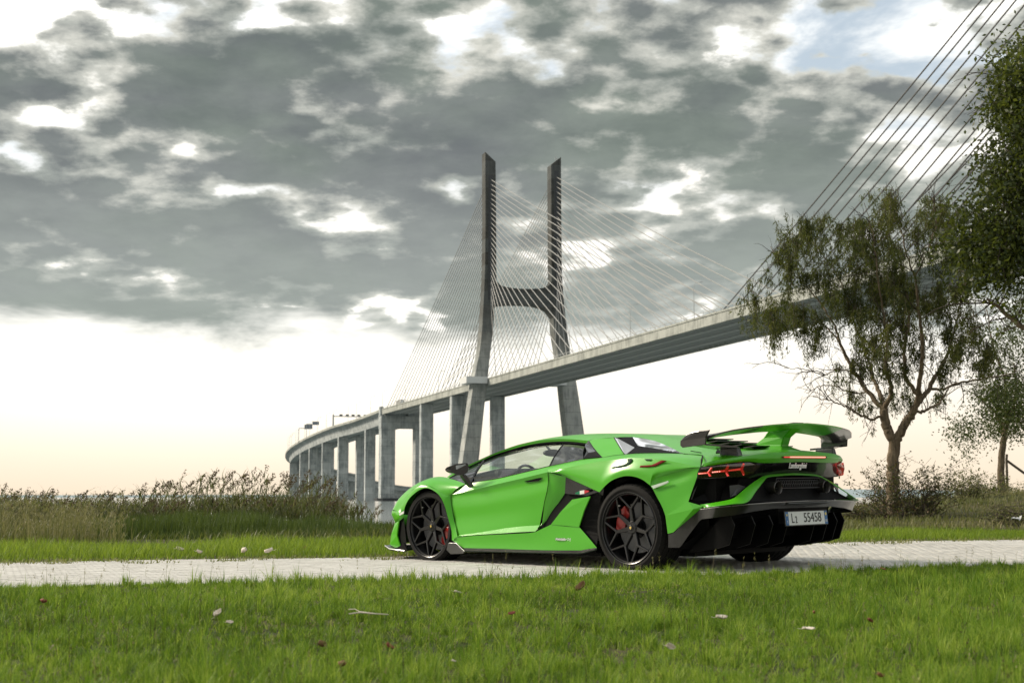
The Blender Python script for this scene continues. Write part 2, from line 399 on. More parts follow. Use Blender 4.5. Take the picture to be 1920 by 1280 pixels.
def leg_rings(secs):
    R = []
    for i, (u0, u1, z0, z1) in enumerate(secs):
        th = TP*(1+.0*i); zz = (z0+z1)/2
        if i >= 6: th = TP*(1+.055*(i-5))
        if z1 < 0 or z0 < 0: z0 = z1 = -3.
        R.append([(u0, z0, -th/2), (u1, z1, -th/2), (u1, z1, th/2), (u0, z0, th/2)])
    return R
def pylon(parent, s_c, mirror_s=1):
    for nm, secs in (('left', Lleg), ('right', Rleg)):
        mb = MB(); G = []
        for rg in leg_rings(secs): G.append([L(D(s_c+k, u, z)) for u, z, k in rg])
        mb.grid(np.array(G), close_v=True); n = len(G)
        mb.f += [(3, 2, 1, 0), tuple((n-1)*4+i for i in range(4))]; mb.m += [0, 0]
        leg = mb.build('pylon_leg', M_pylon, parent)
        # dark slabs on both faces, colour standing in for shaded anchor slots
        for sd_ in (1, -1):
            mb = MB(); uc = (secs[0][0]+secs[0][1])/2+.2
            zt = secs[0][3]-7; zb = DK+38
            mb.hexa([L(D(s_c+sd_*(TP/2-.3), uc+a, zb)+0) for a in (-1.3, 1.3)]+[L(D(s_c+sd_*(TP/2+.02), uc+a, zb)) for a in (1.3, -1.3)],
                    [L(D(s_c+sd_*(TP/2-.3), uc+a, zt)) for a in (-1.3, 1.3)]+[L(D(s_c+sd_*(TP/2+.02), uc+a, zt)) for a in (1.3, -1.3)])
            mb.build('anchor_slot_shade', M_dark, leg)
    top = [(931, 522), (932.5, 528), (938, 534), (946, 537), (957, 539.3), (975, 541), (995, 541.5), (1012, 540.5), (1025.4, 538), (1030, 534), (1034.5, 527), (1040, 522)]
    bot = [(926.5, 590), (927, 577), (931, 573.8), (938, 572), (950, 571), (973, 570.6), (990, 571.5), (1006, 573.5), (1018, 577), (1027, 582), (1031, 587.5), (1036, 598)]
    A = [pyl(*p) for p in top]; B = [pyl(*p) for p in bot]
    A[0] = (A[0][0]-1, A[0][1]); A[-1] = (A[-1][0]+1, A[-1][1]); B[0] = (B[0][0]-1, B[0][1]); B[-1] = (B[-1][0]+1, B[-1][1])
    k = TP/2-.25; mb = MB()
    G = [[L(D(s_c-k, *a)), L(D(s_c-k, *b)), L(D(s_c+k, *b)), L(D(s_c+k, *a))] for a, b in zip(A, B)]
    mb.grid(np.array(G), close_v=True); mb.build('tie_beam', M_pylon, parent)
    # beam under the deck and white service collars


    for u0, u1 in ((-11, -.4), (31.4, 40)):
        mb = MB(); mb.hexa([L(D(s_c-7, u, z)) for u, z in ((u0, DK-2.6), (u1, DK-2.6), (u1, DK+.6), (u0, DK+.6))], [L(D(s_c+6.5, u, z)) for u, z in ((u0, DK-2.6), (u1, DK-2.6), (u1, DK+.6), (u0, DK+.6))])
        mb.build('service_collar', M_white, parent)
pylon(bridge, S0)
S1 = 794.
pylon(bridge, S1)
# rooftop gear on the legs
for secs, q in ((Lleg, .35), (Rleg, .7)):
    u = secs[0][0]*(1-q)+secs[0][1]*q; z = secs[0][2]*(1-q)+secs[0][3]*q
    mb = MB()
    for k in range(3): mb.box(*[v for p in zip(L(D(S0+1.5-k, u+.5*k-.6, z-.4))-[.1, .1, 0], L(D(S0+1.5-k, u+.5*k-.6, z+1.9-.4*k))+[.1, .1, 0]) for v in p])
    mb.tube([L(D(S0, u-.8, z+1)), L(D(S0, u+.8, z+1))], .1, 4); mb.build('mast', M_steel, bridge)
# --- stays
def stay(p, q, r=.16, m=None):
    t = np.linspace(0, 1, 9)[:, None]; P = p*(1-t)+q*t; Ln = np.linalg.norm(q-p)
    P[:, 2] -= (4*t*(1-t)).ravel()*Ln*.006
    mb = MB(); mb.tube(P, r, 5); mb.build('cable', m or M_cable, bridge)
NC = 24
ztop = {0: Lleg[0][3]-9, 1: Rleg[0][2]-6}
for c, (sc, sides) in enumerate(((S0, (-1, 1)), (S1, (-1,)))):
    for pl_ in (0, 1):
        secs = (Lleg, Rleg)[pl_]; uc = (secs[0][0]+secs[0][1])/2+.2; ud = (.9, 30.1)[pl_]
        for side in sides:
            far = 246 if (c == 0 and side < 0) else (286 if c == 0 else 256)
            for k in range(NC):
                f = k/(NC-1); s_d = sc+side*(17+(far-17)*f); zl = DK+41+(ztop[pl_]-DK-41)*(f**.93)
                stay(L(D(sc+side*(TP/2-.2), uc, zl)), L(D(s_d, ud, DK+.2)), .185 if c == 0 else .20, None if c == 0 else M_cable3)
# --- piers under the back span
def pier(s, u, wu, ws, z1, z0=-3.5, name='pier', m=None):
    mb = MB(); 
    ch = .35; q = [(-ws/2, -wu/2+ch), (-ws/2+ch, -wu/2), (ws/2-ch, -wu/2), (ws/2, -wu/2+ch), (ws/2, wu/2-ch), (ws/2-ch, wu/2), (-ws/2+ch, wu/2), (-ws/2, wu/2-ch)]
    mb.hexa([L(D(s+a, u+b, z0)) for a, b in q], [L(D(s+a, u+b, z1)) for a, b in q]); return mb.build(name, m or M_conc, bridge)
def cap(s, u0, u1, w, z0, z1):
    mb = MB(); mb.hexa([L(D(s-w/2, u, z)) for u, z in ((u0, z0), (u1, z0), (u1, z1), (u0, z1))], [L(D(s+w/2, u, z)) for u, z in ((u0, z0), (u1, z0), (u1, z1), (u0, z1))]); mb.build('pier_cap', M_conc, bridge)
for s in (112, 186):
    pier(s, 4.2, 7.4, 4.6, DK-3.7); pier(s, 26.4, 7.4, 4.6, DK-3.7)
# portal at the expansion joint, standing a little taller than the parapet
pier(-4, 4.3, 9.3, 9, DK-12.6); pier(-4, 27, 9.3, 9, DK-12.6)
cap(-4, -.6, 31.6, 9.01, DK-12.6, DK-4.6)
pier(-4, .2, 2.2, 5.2, DK+1.6, DK-4.6, 'pier_head')
mb = MB()
for s in (112, 186):
    pass
# pier footings at the water
for s in (112, 186, -4, S0):
    for u in ((4.2, 27) if s != S0 else (-17, 47)):
        mb = MB(); th = np.arange(12)/12*2*math.pi
        r_ = 9 if s != S0 else 14
        mb.hexa([L(D(s+math.sin(a)*r_, u+math.cos(a)*r_*.9, -4)) for a in th], [L(D(s+math.sin(a)*r_, u+math.cos(a)*r_*.9, -.1)) for a in th]); mb.build('footing', M_dark, bridge)

# --- curved approach viaduct
V = [(716, 769, 58), (660.6, 787.4, 56.3), (620, 799.5, 54.6), (581.3, 815.8, 52.0), (555, 830, 48.7), (540.5, 841, 45.2), (535, 852, 41), (541, 863, 37.6), (560, 873.5, 34.6), (590, 881.5, 32.2), (624, 888.5, 30), (650, 896.5, 27), (675, 902.5, 24.5), (710, 908.5, 22), (766, 914, 20), (850, 918.5, 19), (960, 921, 18)]
pts = [D(-1, 0, DK)] + [W(a, b, z=c) for a, b, c in V[1:]]
C_ = catmull(pts, 260); tg = np.gradient(C_, axis=0); tg[:, 2] = 0; tg /= np.linalg.norm(tg, axis=1)[:, None]
NR = np.stack([-tg[:, 1], tg[:, 0], 0*tg[:, 0]], 1); NR *= np.sign((NR[0]).dot(nv))
def sweep(prof, name, m, i0=0, i1=260, step=1, z=0.):
    mb = MB(); G = [[C_[i]+NR[i]*u+np.array([0, 0, h+z])-BO for u, h in prof] for i in range(i0, i1, step)]
    n = len(prof); mb.grid(np.array(G), close_v=True); k = len(G)
    mb.f += [tuple(range(n))[::-1], tuple((k-1)*n+i for i in range(n))]; mb.m += [0, 0]
    return mb.build(name, m, bridge)
sweep([(-.2, 0), (-.2, -1.7), (29.8, -1.7), (29.8, 0), (29.4, 0), (29.4, -.9), (.2, -.9), (.2, 0)], 'viaduct_deck', M_par)
sweep([(.4, -1.75), (3.2, -2.6), (4.6, -8.6), (11.0, -8.6), (12.6, -2.6), (14.6, -1.75)], 'box_girder', M_conc)
sweep([(15.4, -1.75), (17.4, -2.6), (18.8, -8.6), (25.4, -8.6), (26.8, -2.6), (29.4, -1.75)], 'box_girder', M_conc)
# viaduct piers, found by where they stand along the curve
dist = np.r_[0, np.cumsum(np.linalg.norm(np.diff(C_, axis=0), axis=1))]
def at_px(x_):
    P = [(cp_*(c[1])+sp_*(c[2]-H), c[0]) for c in C_]
    q = np.array([960+F*a/d for d, a in P]); 
    return q
QX = at_px(0)
tip = int(np.argmin(QX))
def vpier(i, wide=7.2, thick=4.4, us=(7.8, 22)):
    c, t, n = C_[i], tg[i], NR[i]
    for u in us:
        mb = MB(); q = [(-thick/2, -wide/2), (thick/2, -wide/2), (thick/2, wide/2), (-thick/2, wide/2)]
        mb.hexa([c+t*a+n*(u+b)+np.array([0, 0, -c[2]-3.5])-BO for a, b in q], [c+t*a+n*(u+b)+np.array([0, 0, -8.6])-BO for a, b in q]); mb.build('pier', M_conc, bridge)
for x_ in (671, 628, 594, 571, 553):
    i = int(np.argmin(np.abs(QX[:tip]-x_))); vpier(i)
i_last = dist[int(np.argmin(np.abs(QX[:tip]-553)))]
d_ = i_last+85
while d_ < dist[-1]-50:
    vpier(int(np.argmin(np.abs(dist-d_)))); d_ += 92
# --- street lamps along the viaduct, gantries, lorry
M_lampm = mat('galvanised pole', (.42, .43, .42), .5)
def lamp(base, ax, h=12.):
    o = empty('street_lamp', tuple(base))
    mb = MB(); mb.tube([(0, 0, 0), (0, 0, h*.8), (ax[0]*.5, ax[1]*.5, h*.97), (ax[0]*2.2, ax[1]*2.2, h)], [.14, .1, .08, .07], 6, up=(1, 0, 0)); mb.build('pole', M_lampm, o)
    mb = MB(); c = np.array([ax[0]*2.6, ax[1]*2.6, h]); mb.hexa([c+[a, b, -.1] for a, b in ((-.6, -.25), (.6, -.25), (.6, .25), (-.6, .25))], [c+[a*.8, b*.8, .12] for a, b in ((-.6, -.25), (.6, -.25), (.6, .25), (-.6, .25))]); mb.build('lamp_head', M_lampm, o)
    return o
LPX = [(716, 775, ), (691, 1), (670, 1), (648, 1), (628, 1), (613, 1), (594, 1), (580, 1), (569, 1), (559, 1), (552, 1), (546, 1), (542, 1), (539, 1)]
first = None
for k, q in enumerate(LPX):
    i = int(np.argmin(np.abs(QX[:tip]-q[0]))); base = C_[i]+NR[i]*.3
    if first is None: o = first = lamp((0, 0, 0), (NR[i][0], NR[i][1]))
    else: o = copy_tree(first)
    o.location = tuple(base)
    tag(o, ['slim street lamp on the curved viaduct, %s from the joint with the cable span' % w for w in ('first', 'second', 'third', 'fourth', 'fifth', 'sixth', 'seventh', 'eighth', 'ninth', 'tenth', 'eleventh', 'twelfth', 'thirteenth', 'fourteenth')][k], 'street lamp', 'street lamps along the viaduct parapet')
deck_l = []
for k, (px_, ) in enumerate([(760,), (822,), (1068,), (1182,), (1302,)]):
    s = None
    ss_ = np.linspace(0, 560, 1200); P = np.array([D(a, 0.3, DK) for a in ss_]); xx = 960+F*P[:, 0]/(cp_*P[:, 1]+sp_*(P[:, 2]-H)); s = ss_[int(np.argmin(np.abs(xx-px_)))]
    o = copy_tree(first); o.location = tuple(D(s, .3, DK)); o.scale = (1, 1, 1)
    tag(o, 'slim street lamp on the cable span, %s from the left' % ('first', 'second', 'third', 'fourth', 'fifth')[k], 'street lamp', 'street lamps on the cable span')
# message gantry: post and boom carrying small signal boxes
M_sign = mat('dark sign casing', (.10, .11, .12), .6); M_blue = mat('grey blue sign back', (.17, .20, .23), .6)
i = int(np.argmin(np.abs(QX[:tip]-621))); b0 = C_[i]+NR[i]*.2; nn = NR[i]
g = tag(empty('signal_gantry', tuple(b0)), 'steel gantry with a row of small lane signal boxes over the viaduct', 'gantry')
mb = MB(); mb.box(-.55, .55, -.5, .5, -1, 8.6); mb.build('post', M_lampm, g)
mb = MB(); far_ = nn*29.5
mb.hexa([np.array([a, b, 7.0]) for a, b in ((0, -.4), (0, .4))]+[far_+[a, b, 7.0] for a, b in ((0, .4), (0, -.4))], [np.array([a, b, 7.7]) for a, b in ((0, -.4), (0, .4))]+[far_+[a, b, 7.7] for a, b in ((0, .4), (0, -.4))]); mb.build('boom', M_lampm, g)
mb = MB(); mb.box(-.4, .4, -.4, .4, -1, 7.7); p_ = mb.build('post', M_lampm, g); p_.location = tuple(far_)
sb = None
for k in (6, 11, 15.5, 20, 25):
    if sb is None: mb = MB(); mb.box(-1.2, 1.2, -.3, .3, 7.75, 9.0); sb = mb.build('signal_box', M_sign, g); o = sb
    else: o = sb.copy(); SC.collection.objects.link(o); o.parent = g
    o.location = tuple(nn*k); o.rotation_euler = (0, 0, math.atan2(nn[1], nn[0]))
for k, (x_, w_, u_) in enumerate(((565, 4.2, 3.), (577, 3.6, 3.))):
    i = int(np.argmin(np.abs(QX[:tip]-(560 if k == 0 else 574)))); c0 = C_[i]+NR[i]*u_; tb = np.array([1., 0, 0])
    o = tag(empty('road_sign', tuple(c0)), ('large grey direction sign above the curved viaduct, left one of the pair', 'smaller grey direction sign above the curved viaduct, right one of the pair')[k], 'road sign')
    mb = MB(); mb.box(-w_*.9-.3, -w_*.9+.1, -.2, .2, -2, 11.2); mb.build('post', M_lampm, o)
    mb = MB(); mb.box(-w_*.9-.3, w_*.4, -.15, .15, 10.6, 11.2); mb.build('bracket', M_lampm, o)
    mb = MB(); mb.box(-w_*1.2+6, w_*1.2+3, -.3, -.22, 10.2, 14.2-1.*k); mb.build('sign_panel', M_blue, o)
# lorry on the back span
M_truck = mat('grey tarpaulin', (.30, .30, .29), .7); M_tyre0 = mat('lorry tyre', (.02, .02, .02), .9)
o = tag(empty('lorry', tuple(D(38, 4.5, DK-.9)), math.atan2(dv[1], dv[0])), 'grey lorry driving on the bridge deck below the outermost stays', 'lorry')
mb = MB(); mb.box(-9, 3, -1.25, 1.25, 1.1, 4.4); mb.build('cargo_box', M_truck, o)
mb = MB(); mb.hexa([(3.3, -1.2, .8), (5.8, -1.2, .8), (5.8, 1.2, .8), (3.3, 1.2, .8)], [(3.3, -1.15, 3.9), (5.2, -1.15, 3.9), (5.2, 1.15, 3.9), (3.3, 1.15, 3.9)]); mb.build('cab', M_white, o)
mb = MB(); mb.box(-9, 5.6, -.5, .5, .7, 1.08); mb.build('chassis', M_sign, o)
for x_ in (-7, -5.6, 4.6):
    for y_ in (-1.05, 1.05):
        mb = MB(); mb.lathe([(0, -.15), (.5, -.15), (.5, .15), (0, .15)], 14); w_ = mb.build('wheel', M_tyre0, o); w_.location = (x_, y_, .5)

# ============================================================ the sports car
CM = Matrix(((ca_, -sa_, 0), (sa_, ca_, 0), (0, 0, 1))) @ Matrix.Rotation(ROLL, 3, 'X')
CMn = np.array(CM); CO = CMn.T @ (np.array([0, 0, H])-np.array([X0, Y0, 0]))
car = empty('sports_car', (X0, Y0, 0)); car.matrix_world = Matrix.Translation((X0, Y0, 0)) @ CM.to_4x4()
tag(car, 'bright green low wedge shaped sports car with black wheels and a tall rear wing', 'car')
def S(px, py, y):
    """point of the car on the lengthwise plane y, in the car's own axes (x forward, y left, z up)"""
    e = CMn.T @ ray(px, py); return CO + (y-CO[1])/e[1]*e
def SX(px, py, x):
    e = CMn.T @ ray(px, py); return CO + (x-CO[0])/e[0]*e
PLAN = [(0, -1.135), (.3, -1.13), (.55, -1.10), (.72, -1.045), (.84, -.96), (.91, -.87), (.955, -.74), (.98, -.60), (1.2, 1.0)]
PA, PB = zip(*PLAN)
def R(px, py, off=0.):
    """point on the rounded rear of the car"""
    e = CMn.T @ ray(px, py); t0 = (-2.2-CO[0])/e[0]; t1 = (1.5-CO[0])/e[0]
    g = lambda t: (CO+t*e)[0] - off - np.interp(abs((CO+t*e)[1]), PA, PB)
    ts = np.linspace(t0, t1, 200); v = [g(t) for t in ts]
    for i in range(199):
        if v[i] <= 0 < v[i+1]:
            a, b = ts[i], ts[i+1]
            for _ in range(30):
                m_ = (a+b)/2
                if g(m_) <= 0: a = m_
                else: b = m_
            return CO+a*e
    return CO+t0*e
def mir(P): return [np.array([p[0], -p[1], p[2]]) for p in P]
M_green = mat('satin green paint', (.066, .39, .006), .38, 0, .6, .28, .3)
def m_carbon(t):
    c = objc(t); mp = t.n('ShaderNodeMapping', {'Vector': c, 'Scale': (260, 260, 260)}).outputs[0]
    ch = t.n('ShaderNodeTexChecker', {'Vector': mp, 'Scale': 1.0}).outputs['Fac']
    return t.mix(ch, (.012, .012, .013), (.022, .022, .023)), None, None
M_carbon = mat_n('glossy carbon fibre', m_carbon, .28, .5, Coat_Weight=.6, Coat_Roughness=.08)
M_black = mat('matt black trim', (.003, .003, .0033), .55, spec=.10)
M_gloss = mat('gloss black trim', (.005, .005, .006), .16, 0, .25, .06, .4)
M_rubber = mat_n('tyre rubber', lambda t: (t.mix(tx(t, objc(t), 30, 3), (.006, .006, .006), (.014, .0135, .013)), None, None), .8, .2)
M_rim = mat('black alloy', (.006, .006, .0065), .32, .0, .35, .15, .35)
M_disc = mat('brake disc', (.16, .16, .165), .5, .5)
M_red = mat('red caliper', (.42, .022, .018), .35, 0, .4)
M_silver = mat('silver badge', (.6, .6, .6), .3, .8)
M_gold = mat('gold badge', (.75, .55, .18), .35, .6)
def glassm(name, tint, mixf, rough=.0):
    m = bpy.data.materials.new(name); m.use_nodes = True; t = NT(m.node_tree)
    tr = t.n('ShaderNodeBsdfTransparent', {'Color': (*tint, 1)}); gl = t.n('ShaderNodeBsdfGlossy', {'Color': (1, 1, 1, 1), 'Roughness': rough})
    fr = t.n('ShaderNodeFresnel', {'IOR': 1.5}).outputs[0]
    mx = t.n('ShaderNodeMixShader', {0: t.math('MINIMUM', t.math('ADD', t.math('MULTIPLY', fr, .8), mixf), mixf+.22), 1: tr.outputs[0], 2: gl.outputs[0]})
    t.n('ShaderNodeOutputMaterial', {0: mx.outputs[0]}); return m
M_glass = glassm('side glass', (.80, .88, .84), .02)
M_dglass = glassm('dark smoked glass', (.10, .11, .12), .06)
M_redlens = glassm('smoked red lens', (.30, .10, .09), .05)
M_led = mat('red light guide', (.5, .02, .02), .4, emit=(1, .10, .08), es=.55)
M_pane = glassm('sky reflecting pane', (.1, .11, .12), .42, .03)
M_ledhot = mat('red led', (.8, .2, .1), .4, emit=(1, .28, .22), es=1.5)
M_decg = mat('grey decal', (.05, .075, .055), .8, spec=.05); M_decr = mat('dark red decal', (.18, .025, .025), .8, spec=.05)
M_seam = mat('panel gap', (.004, .006, .004), .9)
M_leather = mat('charcoal leather', (.035, .04, .042), .6); M_seatw = mat('pale stitching panel', (.16, .19, .20), .7)

def panel(lines, name, m, n=24, sub=5, smooth=40, parent=None, both=True, flat=False, linsmooth=True, th=.0):
    """skin lofted through several lines (each a list of 3D points)"""
    LS = [catmull(l, n, linsmooth) for l in lines]; A = np.array(LS)
    if len(lines) > 2 and not flat:
        G = np.stack([catmull(A[:, j], (len(lines)-1)*sub+1) for j in range(n)], 1)
    else: G = A
    out = []
    for sgn in ((1, -1) if both else (1,)):
        g = G.copy(); g[..., 1] *= sgn
        mb = MB(); mb.grid(g); o = mb.build(name, m, parent or car, smooth=smooth)
        if th: md = o.modifiers.new('thickness', 'SOLIDIFY'); md.thickness = th; md.offset = 0
        out.append(o)
    return out
def poly(P, name, m, both=True, parent=None, th=.006, smooth=None):
    out = []
    for sgn in ((1, -1) if both else (1,)):
        q = [(p[0], p[1]*sgn, p[2]) for p in P]
        mb = MB(); mb.add(q, [tuple(range(len(q)))]); o = mb.build(name, m, parent or car, smooth=smooth)
        if th: md = o.modifiers.new('thickness', 'SOLIDIFY'); md.thickness = th; md.offset = 0
        out.append(o)
    return out
def polys(P, faces, name, m, both=True, parent=None, th=0, smooth=None, bev=0):
    out = []
    for sgn in ((1, -1) if both else (1,)):
        q = [(p[0], p[1]*sgn, p[2]) for p in P]
        mb = MB(); mb.add(q, faces); o = mb.build(name, m, parent or car, smooth=smooth)
        if th: md = o.modifiers.new('thickness', 'SOLIDIFY'); md.thickness = th; md.offset = 0
        if bev: md = o.modifiers.new('bevel', 'BEVEL'); md.width = bev; md.segments = 2; md.angle_limit = math.radians(20)
        out.append(o)
    return out
def strip(P, w, name, m, out_=.004, both=True, parent=None, smooth=True, r=None):
    """thin round bead following a line (panel gaps, edge trims)"""
    P = catmull(P, max(8, len(P)*5), smooth)
    for sgn in ((1, -1) if both else (1,)):
        q = P.copy(); q[:, 1] = q[:, 1]*sgn
        mb = MB(); mb.tube(q, w/2, 5); mb.build(name, m, parent or car, smooth=60)

# ---- lines of the left side, traced once and mirrored ------------------------------------------------
SH = [S(845.6, 927.5, .935), S(872, 921.5, .94), S(897.5, 915.6, .945), S(930, 907.5, .95), S(980, 896, .955), S(1027.5, 884.4, .96)]
SH2 = [S(1027.5, 884.4, .96), S(1067.5, 875.5, .97), S(1100, 869, .975), S(1130, 863.8, .98), S(1170, 859.8, .985), S(1187.5, 858, .985), S(1225, 859.4, .98), S(1250, 862.5, .97), S(1275, 867.5, .955), S(1300, 872.6, .94), S(1314, 875, .93)]
BL = [S(872.5, 907, .90), S(896, 902.5, .885), S(930, 897.5, .875), S(980, 886, .865), S(1030, 873.8, .86)]
BL2 = [S(1030, 873.8, .86), S(1062, 867, .86), S(1094, 860.6, .86), S(1129, 857.3, .85), S(1150, 853.8, .84), S(1171, 851.5, .82), S(1200, 849.6, .80), S(1240, 849.3, .79), S(1280, 850.5, .78), S(1300, 852, .77), S(1317, 853.8, .76)]
panel([SH, BL], 'door_shoulder', M_green, 22)
panel([[p+np.array([0, -.02, -.012]) for p in SH], [p+np.array([0, -.006, -.012]) for p in BL]], 'shoulder_lining', M_black, 22)
panel([SH2, [a*.5+b*.5+np.array([0, .012, .008]) for a, b in zip(catmull(SH2, 11), catmull(BL2, 11))], BL2], 'rear_shoulder', M_green, 30)
# door skin
D1 = [S(845.2, 931, .925), S(872, 927, .925), S(897.5, 923.5, .925), S(930, 918, .93), S(980, 908, .935), S(1028, 898, .94)]
D2 = [S(846.5, 948, .935), S(872, 948, .937), S(930, 940, .94), S(980, 931, .943), S(1025.5, 921, .945)]
D3 = [S(852, 975, .935), S(890, 970, .937), S(930, 965, .938), S(980, 957, .938), S(1018, 953, .936)]
D4 = [S(857.3, 1003, .955), S(893, 998.7, .955), S(930, 992.5, .952), S(970, 987, .947), S(1012, 984, .935)]
panel([SH, D1, D2, D3, D4], 'door', M_green, 26, 5, 35)
D5 = [S(857.5, 1005.3, .975), S(893, 1002, .98), S(930, 999.8, .985), S(970, 997.2, .987), S(1003.8, 995.6, .98)]
panel([D4, D5], 'door_ledge', M_green, 22)
# quarter piece behind the door, turning in towards the side intake
Q1 = [S(1027.5, 884.6, .96), S(1028, 898, .94), S(1027.8, 906, .943), S(1025.5, 921, .945), S(1020, 945, .94), S(1015, 983.8, .935), S(1004, 995.6, .98)]
Q2 = [S(1061, 893.8, .935), S(1060.5, 905, .905), S(1060, 915, .895), S(1059.4, 924, .89), S(1046, 944, .895), S(1030, 969, .91), S(1004.3, 996, .965)]
Q0 = [a*.5+b*.5+np.array([0, .006, 0]) for a, b in zip(catmull(Q1, 7, False), catmull(Q2, 7, False))]
panel([Q1, Q0, Q2], 'intake_cheek', M_green, 20, 4, 30)
# rear fender
FB = [S(1028, 885.2, .958), S(1038.8, 886.4, .955), S(1050, 889, .948), S(1061, 893.8, .94), S(1085, 904.5, .965), S(1107, 914.5, .985), S(1124, 922.2, 1.0), S(1136, 909, 1.02), S(1150, 898.6, 1.032), S(1170, 892.2, 1.035), S(1187.5, 892.8, 1.035), S(1203.8, 898.4, 1.03), S(1219, 909.5, 1.025)]
def mixl(A, B, f, n, d=(0, 0, 0)):
    A = catmull(A, n); B = catmull(B, n); return [a*(1-f)+b*f+np.array(d) for a, b in zip(A, B)]
SHa = catmull(SH2, 60)[:46]
FBr = np.vstack([catmull(FB[:7], 27, False), catmull(FB[6:], 20)[1:]])
m1 = [a*.62+b*.38+np.array([0, .014, 0]) for a, b in zip(SHa, FBr)]; m2 = [a*.3+b*.7+np.array([0, .018, 0]) for a, b in zip(SHa, FBr)]
G_ = [SHa, m1, m2, FBr]
def panel_idx(G, name, m, sub=5, smooth=40, both=True):
    A = np.array([np.array(g) for g in G]); n = A.shape[1]
    B = np.stack([catmull(A[:, j], (len(G)-1)*sub+1) for j in range(n)], 1) if len(G) > 2 else A
    for sgn in ((1, -1) if both else (1,)):
        g = B.copy(); g[..., 1] *= sgn; mb = MB(); mb.grid(g); mb.build(name, m, car, smooth=smooth)
panel_idx(G_, 'rear_fender', M_green)
# rear quarter behind the wheel: upper wedge, recessed lower face
SHb = catmull(SH2, 60)[45:]
fold = catmull([FBr[-1]*.0+S(1219, 909.5, 1.025), S(1228, 897, 1.005), S(1250, 889, .985), S(1275, 882.5, .962), S(1298, 877, .943), S(1314, 875.4, .93)], 15)
k_ = np.linspace(1, .3, 15)[:, None]
panel_idx([SHb, SHb*.62+fold*.38+np.array([0, .014, 0])*k_, SHb*.3+fold*.7+np.array([0, .018, 0])*k_, fold], 'rear_quarter_top', M_green)
arcR = catmull([S(1219, 909.5, 1.025), S(1225, 918.5, 1.022), S(1231, 930, 1.02), S(1241, 948.8, 1.02), S(1247.5, 966, 1.02)], 14)
tailE = catmull([S(1314, 875.4, .93), S(1309, 887.5, .935), S(1303, 905, .945), S(1296, 924, .96), S(1290.5, 940.3, .978)], 14, False)
foldl = catmull([S(1222, 911, 1.0), S(1240, 903, .985), S(1265, 894, .965), S(1295, 884, .94), S(1311, 881.5, .93)], 14)
G_ = []
for j in range(14):
    f = j/13; a = arcR[0]*(1-f)+0; row = []
    top = fold[0]*(1-f)+fold[-1]*f; top = catmull(fold, 14)[j]
    botm = arcR[-1]*(1-f)+tailE[-1]*f
    # Coons-like column
    col = []
    for i in range(14):
        g = i/13
        L_ = arcR[i]*(1-f)+tailE[i]*f; Tt = top*(1-g)+botm*g
        bil = (arcR[0]*(1-f)+tailE[0]*f)*(1-g)+(arcR[-1]*(1-f)+tailE[-1]*f)*g
        p = L_+Tt-bil; tuck = math.exp(-((g-.16)/.14)**2)*math.sin(math.pi*min(1, f*1.0+.0))*.015; p[1] -= tuck
        col.append(p)
    G_.append(col)
G_ = np.array(G_)
for sgn in (1, -1):
    g = G_.copy(); g[..., 1] *= sgn; mb = MB(); mb.grid(g); mb.build('rear_quarter', M_green, car, smooth=60)
# faceted lower corner of the rear bumper
A_, B_, C1_, D_, E_, F_ = S(1247.5, 966, 1.02), S(1290.5, 940.3, .978), S(1318, 948.2, .945), S(1314, 953.4, .955), S(1262.5, 997.4, 1.015), S(1252, 1000, 1.02)
G1 = S(1300, 954, .985)
polys([A_, B_, C1_, D_, E_, F_, G1], [(0, 1, 6), (1, 2, 6), (2, 3, 6), (0, 6, 4, 5), (6, 3, 4)], 'bumper_corner', M_green, smooth=None)

# ---- sill with its black blade ----------------------------------------------------------------------
U = [S(848, 1006, .965), S(857.5, 1006.2, .976), S(893, 1003.4, .988), S(930, 1001.6, .995), S(970, 999.8, .997), S(992.5, 998.6, .997), S(1004, 996.6, .995), S(1018, 990, 1.0), S(1034, 982.5, 1.005), S(1060, 986, 1.005), S(1086, 987.5, 1.005), S(1103, 1007, 1.01), S(1119, 1026, 1.015)]
Lw = [S(848.8, 1013, .96), S(859, 1020, .97), S(871, 1027.5, .985), S(930, 1028, .995), S(970, 1029.3, 1.0), S(992.5, 1030, 1.0), S(1010, 1030.6, 1.0), S(1030, 1030.8, 1.003), S(1050, 1031, 1.005), S(1075, 1031, 1.008), S(1095, 1031, 1.01), S(1108, 1029.5, 1.012), S(1119, 1027, 1.015)]
n_ = len(U); mid = [a*.5+b*.5+np.array([0, .004-.014*(i < 9), 0]) for i, (a, b) in enumerate(zip(U, Lw))]
mb_ = []
for sgn in (1, -1):
    g = np.array([U, mid, Lw]); g[..., 1] *= sgn; mb = MB(); mb.grid(g); mb.build('sill', M_green, car, smooth=25)
bl = [S(1034, 982.5, 1.005), S(1073.8, 936, 1.01), S(1107.5, 930, 1.015), S(1096, 956, 1.01), S(1086, 987.5, 1.005), S(1052, 960, 1.014)]
polys(bl, [(0, 5, 1), (5, 2, 1), (5, 3, 2), (5, 4, 3), (0, 4, 5)], 'intake_blade', M_green, th=.012)
polys([S(871, 1027.5, .98), S(871, 1033, 1.015), S(930, 1034, 1.03), S(1010, 1036, 1.035), S(1090, 1037.3, 1.035), S(1119, 1029.5, 1.03), S(1119, 1027, 1.01), S(1090, 1031, 1.0), S(1010, 1030.6, .99), S(930, 1028, .985)],
      [(0, 1, 2, 9), (9, 2, 3, 8), (8, 3, 4, 7), (7, 4, 5, 6)], 'side_skirt', M_black, th=.012)
strip([S(871, 1033, 1.016), S(930, 1034, 1.031), S(1010, 1036, 1.036), S(1090, 1037.3, 1.036), S(1119, 1029.5, 1.031)], .004, 'skirt_edge', M_decg, smooth=False)
